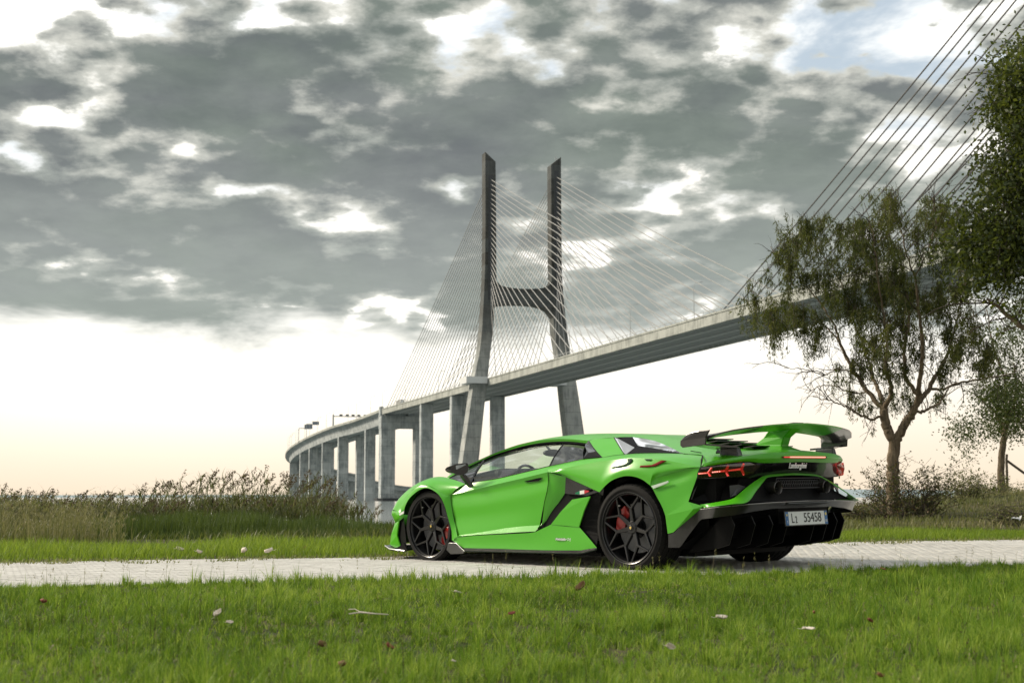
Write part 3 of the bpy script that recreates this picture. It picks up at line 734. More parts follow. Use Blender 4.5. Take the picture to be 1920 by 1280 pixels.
polys([S(841, 1017.5, .975), S(855, 1017.5, .99), S(871, 1033.2, 1.02), S(869, 1037, 1.0), S(846, 1038, .97), S(838, 1030, .96)], [(0, 1, 2, 3, 4, 5)], 'aero_fin', M_carbon, th=.012)
strip([S(842, 1017.5, .98), S(855, 1017.5, .996), S(871, 1033.2, 1.026)], .004, 'fin_edge', M_silver, smooth=False)
# ---- side intake: dark recess, glossy corner, mesh
polys([S(1061.2, 894.2, .935), S(1122, 921.6, .99), S(1133, 915, .98), S(1131, 928, .97), S(1100, 929, .95), S(1059.6, 924.5, .90)], [(0, 1, 4, 5), (1, 2, 3, 4)], 'intake_corner', M_gloss, th=.006)
polys([S(1133, 912, .93), S(1059, 924, .88), S(1030, 969, .88), S(1003, 997, .94), S(1119, 1029, .93), S(1128, 1025, .9)], [(0, 1, 2, 3, 4, 5)], 'intake_recess', M_black)
polys([S(1107.5, 931, .99), S(1128, 921, .97), S(1122, 960, .96), S(1122, 1000, .96), S(1118, 1027, 1.0), S(1086, 988, .985)], [(0, 1, 2, 3, 4, 5)], 'radiator_mesh', M_black)
for k in range(7):
    f = k/6; a = S(1107-20*min(1, f*1.6)+28*max(0, f-.62), 938+f*72, .995); b = S(1123, 938+f*74, .975)
    strip([a, b], .003, 'mesh_bar', M_black, smooth=False)
# enamel flag badge
fl = [(.0, .34, mat('badge green', (.0, .17, .07), .3)), (.34, .67, mat('badge white', (.75, .75, .72), .3)), (.67, 1., mat('badge red', (.5, .03, .04), .3))]
a, b = S(1079, 924.5, 1.0), S(1104.5, 920.3, 1.005); hgt = .016
for x0, x1, m in fl:
    p, q = a*(1-x0)+b*x0, a*(1-x1)+b*x1; z = np.array([0, 0, hgt])
    poly([p-z*(.3 if x0 == 0 else 1)-z*.0, q-z*(.3 if x1 == 1 else 1), q+z*(.3 if x1 == 1 else 1), p+z*(.3 if x0 == 0 else 1)], 'flag_badge', m, th=.008)

# ---- front fender and nose ---------------------------------------------------------------------------
AF = [S(847.5, 1013, .965), S(846.6, 995, .97), S(843.5, 982, .972), S(840, 970, .975), S(833.8, 948, .98), S(827.5, 934, .985), S(820, 924.4, .99), S(807.5, 916.2, .995), S(796, 914.6, .998), S(785, 918.8, .995), S(775, 926.4, .99), S(767, 934.5, .985), S(760.5, 946, .975), S(757.5, 957, .965), S(756.4, 970, .955)]
OF = [S(857.5, 1005.5, .975), S(853, 980, .945), S(849, 962, .94), S(847, 948, .937), S(845.4, 931, .925), S(845.4, 927.6, .935), S(836, 928.4, .955), S(822, 919.5, .975), S(802, 909.2, .985), S(788, 909.6, .985), S(778, 914, .98), S(766, 925, .965), S(757, 936, .945), S(749, 948, .93), S(744, 958, .92)]
a_, o_ = catmull(AF, 40), catmull(OF, 40, False)
mid = a_*.5+o_*.5+np.array([0, .003, 0])
panel_idx([o_, mid, a_], 'front_fender_side', M_green, 3)
T0 = [S(845.4, 927.6, .935), S(836, 928.4, .955), S(822, 919.5, .975), S(802, 909.2, .985), S(788, 909.6, .985), S(778, 914, .98), S(766, 925, .965), S(757, 936, .945), S(749, 948, .93), S(744, 958, .92)]
T2 = [S(872.5, 907, .90), S(852, 898.5, .84), S(836, 894.4, .80), S(822.5, 893.2, .79), S(806, 896, .79), S(790, 902.4, .79), S(773, 912, .80), S(757, 925, .81), S(744, 940, .83), S(735.5, 957, .84)]
T1 = mixl(T0, T2, .5, 10, (0, .015, .012))
panel([T0, T1, T2], 'front_fender_top', M_green, 34, 5)
# bonnet from the fender crest to the middle
hc = [np.array([2.10, 0, .905]), np.array([2.35, 0, .86]), np.array([2.55, 0, .80]), np.array([2.75, 0, .755]), np.array([2.95, 0, .71]), np.array([3.15, 0, .66]), np.array([3.35, 0, .60]), np.array([3.5, 0, .55]), np.array([3.66, 0, .49]), np.array([3.78, 0, .44])]
h1 = mixl(T2, hc, .3, 10, (0, 0, -.03)); h2 = mixl(T2, hc, .65, 10, (.03, 0, -.01))
panel([T2, h1, h2, hc], 'bonnet', M_green, 26, 4)
# nose side, vent and corner blade
N0 = [S(744, 958, .92), S(735.5, 957, .84)]
NA = [S(756.4, 970, .955), S(757.5, 957, .965), S(749, 948.4, .93)]
polys([S(757.5, 957, .965), S(744, 958, .92), S(735.5, 957, .84), S(734.4, 964, .84), S(739.4, 974, .87), S(740.8, 978.6, .88), S(749.5, 976, .925), S(756.4, 970, .955), S(749, 948, .93), S(746, 966, .925)],
      [(0, 8, 1, 9), (1, 2, 3, 9), (3, 4, 5, 9), (9, 5, 6), (9, 6, 7, 0)], 'nose_side', M_green, smooth=30, th=.004)
polys([S(748.6, 962.3, .94), S(757.5, 957.4, .968), S(757, 962, .966), S(749.6, 966.2, .94)], [(0, 1, 2, 3)], 'side_reflector', mat('pale reflector', (.7, .72, .68), .25), th=.006)
polys([S(748.5, 976.5, .92), S(741.5, 980, .87), S(735, 1000, .85), S(731.5, 1020.5, .84), S(742, 1026, .87), S(752, 1024, .90), S(748, 1014, .90), S(745, 1003, .90), S(746.4, 990, .91)],
      [(0, 1, 2, 8), (8, 2, 7), (7, 2, 3, 6), (6, 3, 4, 5)], 'nose_blade', M_green, th=.012)
polys([S(757, 970, .93), S(745, 978, .86), S(745, 1024, .86), S(763, 1028, .93)], [(0, 1, 2, 3)], 'nose_duct', M_black)
nz = [S(735.5, 957, .84), S(734.4, 964, .84), S(741, 979, .87), S(735, 1000, .85), S(731.5, 1020.5, .84)]
nc = [np.array([3.78, 0, .44]), np.array([3.80, 0, .40]), np.array([3.76, 0, .33]), np.array([3.78, 0, .24]), np.array([3.76, 0, .15])]
panel([nz, mixl(nz, nc, .5, 5, (.08, 0, 0)), nc], 'front_bumper', M_green, 12, 6)
sp1 = [S(722, 1023.8, .86), S(727, 1028, .95), S(742, 1030, .985), S(758, 1031, .97)]; spu = [S(731, 1020.5, .86), S(745, 1026, .90), S(757, 1027, .93)]
sc_ = np.array([3.90, 0, .125])
polys([S(722, 1023.2, .86), S(730, 1029, .93), S(743, 1031, .975), S(760, 1033, .975), S(765, 1030, .80), sc_, np.array([3.3, 0, .125])], [(0, 1, 2, 3, 4), (0, 4, 6, 5)], 'front_splitter', M_silver if False else M_carbon, th=.018)
polys([S(744, 1027.5, .93), S(758, 1017.6, .96), S(765, 1032, .97), S(752, 1032, .97)], [(0, 1, 2, 3)], 'splitter_fin', M_black, th=.01)
strip([S(722, 1022.4, .865), S(730, 1028.2, .935), S(743, 1030.2, .98), S(758, 1032, .98)], .010, 'splitter_edge', M_silver, smooth=False)
# ---- greenhouse ---------------------------------------------------------------------------------------
RC = [S(838, 893.6, .80), S(856, 883.5, .75), S(879, 871, .70), S(910, 856.5, .655), S(930, 848, .635), S(955, 838.8, .615), S(980, 831.2, .60), S(1011, 825.4, .588), S(1042.5, 822.6, .58), S(1067.5, 822.8, .575), S(1103.8, 826, .57)]
WT = [S(843.8, 896.4, .80), S(860, 887.5, .745), S(881, 875.5, .69), S(912.5, 861.3, .645), S(930, 854, .622), S(961, 845, .600), S(992.5, 837, .585), S(1025, 832, .572), S(1057.5, 830.4, .565), S(1080, 831.4, .563), S(1097.5, 834, .565)]
rail_o = [a+np.array([0, 0, 0]) for a in RC]
rl = catmull(RC, 40); wt = catmull(WT, 40); gm = rl*.42+wt*.58
panel_idx([rl, gm], 'roof_rail', M_green)
def offs(a, b, f): return a*(1-f)+b*f
panel_idx([gm, wt], 'window_surround', M_black)
# roof skin: crown lines taken from the silhouette
CR = [np.array([x, 0, z]) for x, z in ((2.45, .905), (2.28, .975), (2.08, 1.055), (1.86, 1.13), (1.68, 1.175), (1.5, 1.205), (1.3, 1.228), (1.1, 1.238), (.9, 1.238), (.74, 1.234), (.50, 1.222))]
rA = catmull(RC, 30); rC = catmull(CR, 30)
i_g = 14                                                     # windscreen ahead of this station, roof behind it
def fillr(A, B): return [A, A*.72+B*.28+np.array([0, 0, .022]), A*.4+B*.6+np.array([0, 0, .022]), B]
def sub_(A, i0, i1): return [g[i0:i1] for g in A]
full = fillr(rA, rC)
panel_idx(sub_(full, i_g, 30), 'roof', M_green)
panel_idx(sub_([full[0], full[0]*.86+full[1]*.14], 0, i_g+1), 'windscreen_pillar', M_green)
q0 = full[0]*.86+full[1]*.14
panel_idx(sub_([q0, full[1], full[2], full[3]], 0, i_g+1), 'windscreen', M_glass)
# side glass
wb = [S(843.8, 897, .83), S(858, 902, .865), S(872.5, 906.6, .895), S(896, 902.4, .88), S(930, 897.3, .87), S(980, 885.8, .86), S(1030, 873.6, .855), S(1062, 867, .855), S(1094, 860.4, .855)]
A = catmull(WT, 36); B = catmull(wb, 36, False)
xs = [p[0] for p in A]
# quarter light, door glass and rear pane share the surface, split by dark pillars
def glass_part(a0, a1, b0, b1, m, name='side_window'):
    ta = np.linspace(0, 1, 36); 
    PA_ = np.array([[np.interp(t, ta, A[:, k]) for k in range(3)] for t in np.linspace(a0, a1, 14)])
    PB_ = np.array([[np.interp(t, ta, B[:, k]) for k in range(3)] for t in np.linspace(b0, b1, 14)])
    panel_idx([PA_, (PA_+PB_)/2+np.array([0, .018, 0]), PB_], name, m)
    return PA_, PB_
def tof(Ar, px_target):
    w = (CMn@Ar.T).T+np.array([X0, Y0, 0]); q = 960+F*w[:, 0]/(cp_*w[:, 1]+sp_*(w[:, 2]-H)); return float(np.interp(px_target, q, np.linspace(0, 1, len(Ar))))
ta1, tb1 = tof(A, 908), tof(B, 884); ta2, tb2 = tof(A, 1058), tof(B, 1031)
glass_part(0, ta1, 0, tb1, M_dglass, 'quarter_window'); glass_part(ta1, ta2, tb1, tb2, M_glass); glass_part(ta2, 1, tb2, 1, M_dglass, 'rear_side_window')
def atp(Ar, t): return np.array([np.interp(t, np.linspace(0, 1, len(Ar)), Ar[:, k]) for k in range(3)])
for (a, b, w_) in ((ta1, tb1, .026), (ta2, tb2, .012)):
    strip([atp(A, a)+[0, .004, 0], (atp(A, a)+atp(B, b))/2+np.array([0, .022, 0]), atp(B, b)+[0, .006, 0]], w_, 'window_divider', M_gloss)
strip([p+[0, .003, .0] for p in wb[2:]], .010, 'window_seal', M_black, smooth=False)
# black vane behind the side window, then the green sail panel
polys([S(1097.5, 834, .59), S(1103.8, 826, .57), S(1106, 829, .585), S(1129, 857.3, .85), S(1094, 860.4, .855), S(1100, 846, .72)], [(0, 1, 2, 5), (5, 2, 3, 4)], 'sail_vane', M_gloss, th=.006)
polys([S(1098, 832, .60), S(1105, 834.5, .64), S(1117, 846, .77), S(1103.5, 849, .775), S(1097, 837, .64)], [(0, 1, 4), (4, 1, 2, 3)], 'vent_vane', M_dglass, th=.004)
polys([S(1103.5, 849, .78), S(1117, 847, .785), S(1127, 857, .86), S(1094, 860, .865)], [(0, 1, 2, 3)], 'vent_blade', M_black, th=.01)
sail = [[S(1103.8, 826, .57), S(1112, 838, .69), S(1120, 848, .78), S(1129, 857.3, .85)], [S(1127, 822, .57), S(1134, 834, .68), S(1140, 845, .76), S(1150, 853.8, .84)], [S(1151, 820, .57), S(1158, 831, .67), S(1164, 841, .75), S(1171, 851.5, .82)]]
panel(sail, 'sail_panel', M_green, 10, 4)
# engine flank: light reflecting panes with a dark wedge
fl1 = [S(1151, 820, .57), S(1171, 851.3, .82)]
polys([S(1152, 820, .565), S(1156, 820.6, .555), S(1190, 839, .70), S(1175, 851, .80), S(1171.5, 851.3, .815)], [(0, 1, 2, 3, 4)], 'flank_pane', M_pane, th=.004)
polys([S(1156, 820.6, .55), S(1186, 819, .50), S(1196, 835.5, .655), S(1190, 839, .69), S(1172, 828, .62)], [(0, 1, 2, 3, 4)], 'flank_opening', M_black, th=.004)
fg = [[S(1186, 819, .50), S(1225, 825.5, .53), S(1252, 836, .60), S(1276, 848, .70)], [S(1191, 827, .58), S(1225, 833.5, .61), S(1252, 841, .66), S(1278, 849, .72)], [S(1196, 835.5, .66), S(1225, 840, .69), S(1250, 845, .72), S(1280, 850, .76)]]
panel(fg, 'flank_glass', M_pane, 14, 3)
polys([S(1175, 850.8, .80), S(1196, 835.6, .665), S(1225, 840, .695), S(1250, 845, .725), S(1280, 850.3, .765), S(1230, 848.4, .785), S(1200, 849.2, .795)], [(0, 1, 6), (1, 2, 5, 6), (2, 3, 4, 5)], 'flank_wedge', M_black, th=.004)
# engine deck between the flanks
ED0 = [S(1103.8, 826, .57), S(1127, 822, .57), S(1151, 820, .57), S(1186, 819, .50), S(1225, 825.5, .53), S(1252, 836, .60), S(1276, 848, .70), S(1300, 851.5, .765), S(1317, 853.8, .76)]
EDc = [np.array([x, 0, z]) for x, z in ((.50, 1.222), (.36, 1.21), (.2, 1.195), (0., 1.168), (-.25, 1.13), (-.45, 1.10), (-.65, 1.075), (-.78, 1.06), (-.86, 1.052))]
e0, ec = catmull(ED0, 30), catmull(EDc, 30); kz = np.linspace(.022, .008, 30)[:, None]*np.array([0, 0, 1.])
panel_idx([e0, e0*.72+ec*.28+kz, e0*.4+ec*.6+kz, ec], 'engine_cover', M_green)
polys([S(1207, 821, .42), S(1212, 817.6, .36), S(1239, 820.3, .33), S(1239, 823, .36), S(1219, 825, .43)], [(0, 1, 2, 3, 4)], 'deck_vent', M_black, th=.012)
polys([S(1249, 831, .47), S(1255, 825, .38), S(1282, 827, .33), S(1282, 831, .39), S(1257, 832.3, .47)], [(0, 1, 2, 3, 4)], 'deck_vent', M_black, th=.012)
for k in range(5):
    x = -.18-.15*k; z = float(np.interp(x, [-.86, -.65, -.45, -.25, 0, .2], [1.052, 1.075, 1.10, 1.13, 1.168, 1.195]))
    w_ = .20+.02*k
    polys([(x+.07, -w_, z+.002), (x+.07, w_, z+.002), (x-.05, w_*1.02, z+.016), (x-.05, -w_*1.02, z+.016)], [(0, 1, 2, 3)], 'engine_louvre', M_carbon, both=False, th=.008)
# tail deck and the green band over the lights
CTp = [S(1314, 874.4, .93), R(1322, 868, 0), R(1337.5, 863.8), R(1367.5, 858.8), R(1401, 853.8), R(1430, 850), R(1457.5, 847.8), R(1501, 846.6)]
CTp[-1][1] = 0; CTp[-1][0] = -1.135
LEp = [S(1314, 875.6, .93), R(1322, 873.6), R(1337.5, 871.6), R(1367.5, 867.6), R(1388.8, 865.3), R(1410, 865.2), R(1426, 867.3), R(1460, 867), R(1497, 865.3)]
LEp[-1][1] = 0; LEp[-1][0] = -1.125
print('CT', [np.round(p, 3) for p in CTp]); print('LE', [np.round(p, 3) for p in LEp])
ct = catmull(CTp, 30); le = catmull(LEp, 30)
panel_idx([ct, (ct+le)/2+np.array([-.012, 0, 0]), le], 'tail_band', M_green, 3)
ed1 = [SH2[-1]+[0, 0, .002], ED0[-1]+0, mixl(ED0[-1:]*2, EDc[-1:]*2, .35, 2, (0, 0, .012))[0], mixl(ED0[-1:]*2, EDc[-1:]*2, .68, 2, (0, 0, .01))[0], EDc[-1]]
e_ = catmull(ed1, 30, False)
panel_idx([e_, (e_+ct)/2+np.array([0, 0, .008]), ct], 'tail_deck', M_green, 4)
strip([SH2[-1]+[0, .002, .003], (SH2[-1]+ED0[-1])/2+np.array([0, .0, .008]), ED0[-1]+[0, 0, .003]], .008, 'panel_gap', M_seam)
strip([ED0[-1]+[0, 0, .003], S(1300, 851.8, .77), S(1282, 850.8, .785)], .006, 'panel_gap', M_seam)
polys([S(1342, 848.5, .62), S(1345, 843, .55), S(1368, 849, .55), S(1368, 854, .62)], [(0, 1, 2, 3)], 'deck_grille', M_black, th=.012)
strip([S(1295, 845, .70), S(1315, 848.2, .68)], .008, 'washer_slot', M_decg, smooth=False)

# ---- black light panel, ribbon, recesses ---------------------------------------------------------------
def strip_surface(top, bot, name, m, n=30, both=True, smooth=40, sub=3, bul=(0, 0, 0), parent=None):
    a, b = catmull(top, n), catmull(bot, n); 
    A3 = [a, (a+b)/2+np.array(bul), b]
    Bq = np.stack([catmull(np.array(A3)[:, j], 2*sub+1) for j in range(n)], 1)
    for sgn in ((1, -1) if both else (1,)):
        g = Bq.copy(); g[..., 1] *= sgn; mb = MB(); mb.grid(g); mb.build(name, m, parent or car, smooth=smooth)
bp_top = [p+np.array([.012, 0, -.001]) for p in LEp]
bp_bot = [R(1306.5, 897, .01), R(1330, 896.6, .02), R(1357, 895, .03), SX(1388, 893.8, -.99), SX(1405, 896, -1.0), SX(1432, 893, -1.005), SX(1455, 889.8, -1.01), SX(1500, 886.4, -1.02)]
bp_bot[-1][1] = 0
strip_surface(bp_top, bp_bot, 'light_panel', M_gloss, bul=(.008, 0, 0))
# ribbon: outer and inner edges
ro = [S(1312.5, 945.5, .95), SX(1340, 941.5, -.885), SX(1370, 935.5, -1.0), SX(1381, 929.5, -1.03), SX(1400, 913, -1.03), SX(1421, 898, -1.02), SX(1437, 890, -1.015), SX(1470, 887, -1.025), SX(1501, 886, -1.03)]
ri = [S(1318, 951.2, .94), SX(1345, 948, -.96), SX(1372, 944.5, -1.07), SX(1401, 940.4, -1.13), SX(1418, 919, -1.09), SX(1433, 900, -1.05), SX(1441, 893.6, -1.035), SX(1470, 890.6, -1.04), SX(1501, 889.6, -1.045)]
ro[-1][1] = ri[-1][1] = 0
strip_surface(ro, ri, 'exhaust_frame', M_green, n=44, bul=(-.004, 0, 0), smooth=30)
strip(ri, .007, 'frame_edge', M_green)
# dark opening under the tail light
polys([R(1306.5, 897, .02), SX(1388, 893.8, -.95), SX(1420, 898, -.97), SX(1400, 913, -.96), SX(1381, 930, -.96), SX(1370, 936, -.93), S(1312, 945, .93), S(1291, 939, .955)], [tuple(range(8))], 'air_outlet', M_black, th=0)
polys([SX(1368, 910, -.95), SX(1385, 908, -.98), SX(1398, 912, -1.0), SX(1379, 928, -.98), SX(1369, 932, -.95)], [(0, 1, 2, 3, 4)], 'outlet_vane', mat('dark plastic vane', (.05, .055, .06), .4), th=.004)
strip([S(1311, 902, .92), S(1303, 918, .935), S(1296.5, 936, .95)], .012, 'outlet_edge', mat('dark plastic', (.04, .045, .04), .4), smooth=False)
# exhaust bay
bay = [SX(1401, 941, -1.10), SX(1433, 900.5, -.99), SX(1441, 893.8, -.98), SX(1501, 889.8, -.98)]; bay[-1][1] = 0
bot_ = SX(1500, 938, -1.08); bot_[1] = 0
polys([p for p in bay]+[bot_], [(0, 1, 2, 3, 4)], 'exhaust_bay', M_black, th=0)
# honeycomb grille
xg = -1.075; ga, gb, gz0, gz1 = -.30, .30, .735, .80
M_hex = mat('honeycomb plastic', (.07, .072, .075), .35)
zc0, zc1 = SX(1500, 911.5, xg)[2], SX(1500, 897.5, xg)[2]
hx = MB(); rr = .019; t = .0035
row = 0; z = zc0+rr*.5
while z < zc1:
    y = -.30+(row % 2)*rr*.87
    while y < .31:
        for k in range(6):
            a0, a1 = math.radians(60*k+30), math.radians(60*k+90)
            p0 = (xg, y+rr*math.cos(a0), z+rr*math.sin(a0)); p1 = (xg, y+rr*math.cos(a1), z+rr*math.sin(a1))
            if k in (0, 1, 2): hx.tube([p0, p1], t/2+.0006, 4, caps=False)
        y += rr*1.74
    z += rr*1.5; row += 1
hx.build('honeycomb_grille', M_hex, car)
for sgn in (1, -1):
    fr = [(xg-.004, sgn*.325, zc0-.005), (xg-.004, sgn*.31, zc1), ]
mb = MB(); ring_ = [(xg-.006, -.335, zc0-.012), (xg-.006, .335, zc0-.012), (xg-.006, .315, zc1+.008), (xg-.006, -.315, zc1+.008), (xg-.006, -.335, zc0-.012)]
mb.tube(ring_, .004, 4); mb.build('grille_frame', M_hex, car)
# exhaust pipes
for sgn in (1, -1):
    c = (-1.125, sgn*.355, .716)
    mb = MB(); prof = [(.050, .26), (.050, .03), (.056, .01), (.057, 0.), (.053, -.005), (.047, .003), (.045, .10), (.042, .16), (.0, .16)]
    G = []
    for i in range(36):
        a = 2*math.pi*i/36; G.append([(c[0]+h, c[1]+r*math.cos(a), c[2]+r*math.sin(a)) for r, h in prof])
    mb.grid(G, close_u=True); mb.build('exhaust_pipe', mat('burnt exhaust tip', (.10, .095, .09), .35, .8) if sgn == 1 else bpy.data.materials['burnt exhaust tip'], car, smooth=50)
# tail lights
def yshape(bar, fk, w, name, m, off):
    P0_, P1_ = R(*bar[0], off), R(*bar[1], off); A0, A1 = R(*fk[0], off), R(*fk[1], off)
    for sgn in (1, -1):
        mb = MB()
        def seg(a, b, w0, w1):
            a = a*[1, sgn, 1]; b = b*[1, sgn, 1]; d = (b-a)/np.linalg.norm(b-a); n = np.cross(d, (1, 0, 0)); n /= np.linalg.norm(n); x = np.array([-.008, 0, 0])
            q = [a-n*w0, b-n*w1, b+n*w1, a+n*w0]; mb.hexa(q, [p+x for p in q])
        seg(P0_, P1_, .006, .010); seg(P1_, A0, .014, .010); seg(P1_, A1, .014, .010)
        o = mb.build(name, m, car)
for bar, fk in ((((1309, 887.6), (1328, 885.5)), ((1334, 876.5), (1331, 892.4))), (((1334, 885), (1360.5, 882)), ((1365, 872), (1364.5, 892))), (((1365, 881.8), (1389.5, 879)), ((1394, 868.8), (1394, 890)))):
    yshape(bar, fk, .01, 'tail_light', M_led, -.004)
    for k in range(6):
        f0 = (k+.2)/6.4; f1 = (k+.75)/6.4
        a = np.array(bar[0])*(1-f0)+np.array(bar[1])*f0; b = np.array(bar[0])*(1-f1)+np.array(bar[1])*f1
        p, q = R(*a, -.014), R(*b, -.014); z = np.array([0, 0, .0045]); x = np.array([-.006, 0, 0])
        for sgn in (1, -1):
            qq = [v*[1, sgn, 1] for v in (p-z, q-z, q+z, p+z)]; mb = MB(); mb.hexa(qq, [v+x for v in qq]); mb.build('led', M_ledhot, car)
lens = [R(1315, 876.2, -.018), R(1340, 873, -.022), R(1368, 869.5, -.024), R(1389, 867, -.022), R(1405, 866.5, -.014), R(1426, 873.6, .0), R(1412, 886, .0), R(1394, 892.6, -.012), R(1350, 894.6, -.014), R(1307.5, 896.5, -.01), R(1309.5, 887.5, -.02)]
mid = [R(1330, 884, -.03), R(1365, 881, -.034), R(1394, 879, -.03)]
polys(lens+mid, [(0, 1, 11, 10), (10, 11, 8, 9), (1, 2, 12, 11), (11, 12, 8), (2, 3, 13, 12), (12, 13, 7, 8), (3, 4, 5, 13), (13, 5, 6, 7)], 'tail_lens', M_redlens, smooth=50)
# high stop lamp
mb = MB(); 
za, zb = R(1456, 857.6, -.012), R(1532, 856.2, -.012)
for k in range(24):
    f = (k+.25)/24; g = (k+.70)/24
    y0, y1 = .30*(1-2*f), .30*(1-2*g); zc = za[2]*.5+zb[2]*.5
    xa = np.interp(abs(y0), PA, PB)-.028
    o = MB().box(xa-.008, xa+.01, y1, y0, zc-.004, zc+.006).build('stop_lamp_led', M_ledhot if k > 2 else M_led, car)
MB().box(-1.150, -1.12, -.34, .31, zc-.006, zc+.008).build('stop_lamp_housing', mat('stop lamp housing', (.12, .02, .02), .4), car)
# lettering
def text(s, size, loc, rot, m, name, shear=0, ext=.002, sx=1., parent=None, align='CENTER'):
    cu = bpy.data.curves.new(name, 'FONT'); cu.body = s; cu.size = size; cu.extrude = ext; cu.shear = shear; cu.align_x = align; cu.align_y = 'CENTER'
    o = bpy.data.objects.new(name, cu); SC.collection.objects.link(o); bpy.context.view_layer.update()
    me = bpy.data.meshes.new_from_object(o.evaluated_get(bpy.context.evaluated_depsgraph_get())); bpy.data.objects.remove(o)
    me.materials.clear(); me.materials.append(m); n = bpy.data.objects.new(name, me); SC.collection.objects.link(n)
    n.location = loc; n.rotation_euler = rot; n.scale = (sx, 1, 1); n.parent = parent or car; return n
RB = (math.pi/2, 0, -math.pi/2)                       # reads from behind the car
c0 = R(1494, 872.8, -.008)
text('Lamborghini', .070, (c0[0]-.006, c0[1], c0[2]), RB, mat('white script', (.9, .9, .9), .3), 'maker_script', shear=.5, sx=.72, ext=.0035)
# ---- diffuser ------------------------------------------------------------------------------------------
PL2 = [(0, -1.185), (.5, -1.17), (.75, -1.13), (.9, -1.07), (.99, -.97), (1.02, -.80), (1.03, -.5)]
def RD(px, py, off=0.):
    global PA, PB
    sA, sB = PA, PB; PA, PB = [a for a, b in PL2]+[1.2], [b for a, b in PL2]+[1.2]
    p = R(px, py, off); PA, PB = sA, sB; return p
d0 = [S(1253, 1001.2, 1.02), S(1262.5, 999, 1.017), S(1290, 974, .99), S(1313, 954.6, .965), RD(1338, 951.2), RD(1372, 948), RD(1410, 944.6), RD(1450, 941.6), RD(1500, 939)]
d0[-1][1] = 0
d1 = [S(1253, 1026, 1.0), S(1275, 1026, .97), S(1292, 1002, .95), S(1314, 973, .935), RD(1340, 970, .03), RD(1376, 965.5, .04), RD(1412, 958.5, .05), RD(1450, 953, .05), RD(1500, 951, .05)]
d1[-1][1] = 0
a, b = catmull(d0, 50, False), catmull(d1, 50, False)
panel_idx([a, b], 'diffuser_lip', M_carbon)
strip(d0[3:], .008, 'lip_edge', mat('bright carbon edge', (.25, .24, .23), .25), smooth=False)
M_fint = mat('fin trim', (.018, .018, .018), .4)
# ramp behind the fins
rampT = [S(1275, 1024, .93)*[1, 1, 1], np.array([-.80, .80, .42]), np.array([-1.0, .6, .47]), np.array([-1.05, 0, .48])]
rampB = [np.array([-.42, .92, .21]), np.array([-.45, .75, .20]), np.array([-.5, .5, .19]), np.array([-.5, 0, .19])]
panel([rampT, rampB], 'diffuser_ramp', M_black, 16)
for y in (.80, .60, .40, .20, -.20, -.40, -.60, -.80):
    k = abs(y); xt = np.interp(k, [0, .5, .9], [-1.09, -1.07, -.95])
    P = [(xt+.02, .485), (xt-.02, .41), (xt+.04, .25), (xt+.17, .215), (-.5, .17), (-.55, .22), (xt+.12, .47)]
    polys([(x, y, z) for x, z in P], [tuple(range(7))], 'diffuser_fin', M_black, both=False, th=.012)
    mb = MB(); mb.tube([(xt+.02, y, .485), (xt-.02, y, .41), (xt+.04, y, .25), (xt+.17, y, .215)], .003, 4); mb.build('fin_trim', M_fint, car)
# plate niche and plate
pc = SX(1507.5, 970.5, -1.165); pc[1] = .012
polys([(-1.12, .37, .57), (-1.12, -.37, .57), (-1.10, -.33, .41), (-1.10, .33, .41)], [(0, 1, 2, 3)], 'plate_niche', M_black, both=False, th=.01)
pl_ = empty('number_plate', tuple(pc)); pl_.parent = car; pl_.rotation_euler = (math.pi/2-.10, 0, -math.pi/2)
M_plw = mat('plate white', (.66, .69, .68), .35); M_plb = mat('plate blue', (.015, .12, .32), .35); M_plk = mat('plate black', (.01, .01, .01), .5); M_ply = mat('plate yellow', (.6, .5, .15), .5)
pw, ph = .305, .0565
MB().box(-pw-.008, pw+.008, -ph-.008, ph+.008, -.012, -.004).build('plate_holder', M_plk, pl_)
MB().box(-pw, pw, -ph, ph, -.004, .0).build('plate_face', M_plw, pl_)
MB().box(-pw, -pw+.042, -ph, ph, -.002, .0012).build('blue_band', M_plb, pl_); MB().box(pw-.042, pw, -ph, ph, -.002, .0012).build('blue_band', M_plb, pl_)
text('L', .116, (-.205, -.002, .002), (0, 0, 0), M_plk, 'plate_letter', sx=.72, ext=.001, parent=pl_)
text('2', .084, (-.155, -.014, .002), (0, 0, 0), M_plk, 'plate_letter', sx=.75, ext=.001, parent=pl_)
text('55458', .114, (.083, 0, .002), (0, 0, 0), M_plk, 'plate_number', sx=.92, ext=.001, parent=pl_)
text('I', .036, (-pw+.021, -.03, .003), (0, 0, 0), M_plw, 'plate_country_letter', ext=.001, parent=pl_)
text('BO', .030, (pw-.021, -.03, .003), (0, 0, 0), M_plw, 'plate_province_letters', sx=.8, ext=.001, parent=pl_)
mb = MB(); th = np.arange(12)/12*2*math.pi
mb.add([(-pw+.021+.012*math.cos(a)*(1 if i % 2 else .7), .03+.012*math.sin(a)*(1 if i % 2 else .7), .002) for i, a in enumerate(th)], [tuple(range(12))]); mb.build('star_ring', M_ply, pl_)
mb = MB(); mb.add([(pw-.021+.014*math.cos(a), .03+.014*math.sin(a), .002) for a in th], [tuple(range(12))]); mb.build('year_disc', M_ply, pl_)
polys([(-1.19, .30, .585), (-1.19, -.30, .585), (-1.15, -.30, .572), (-1.15, .30, .572)], [(0, 1, 2, 3)], 'plate_lamp_bar', M_hex, both=False, th=.008)
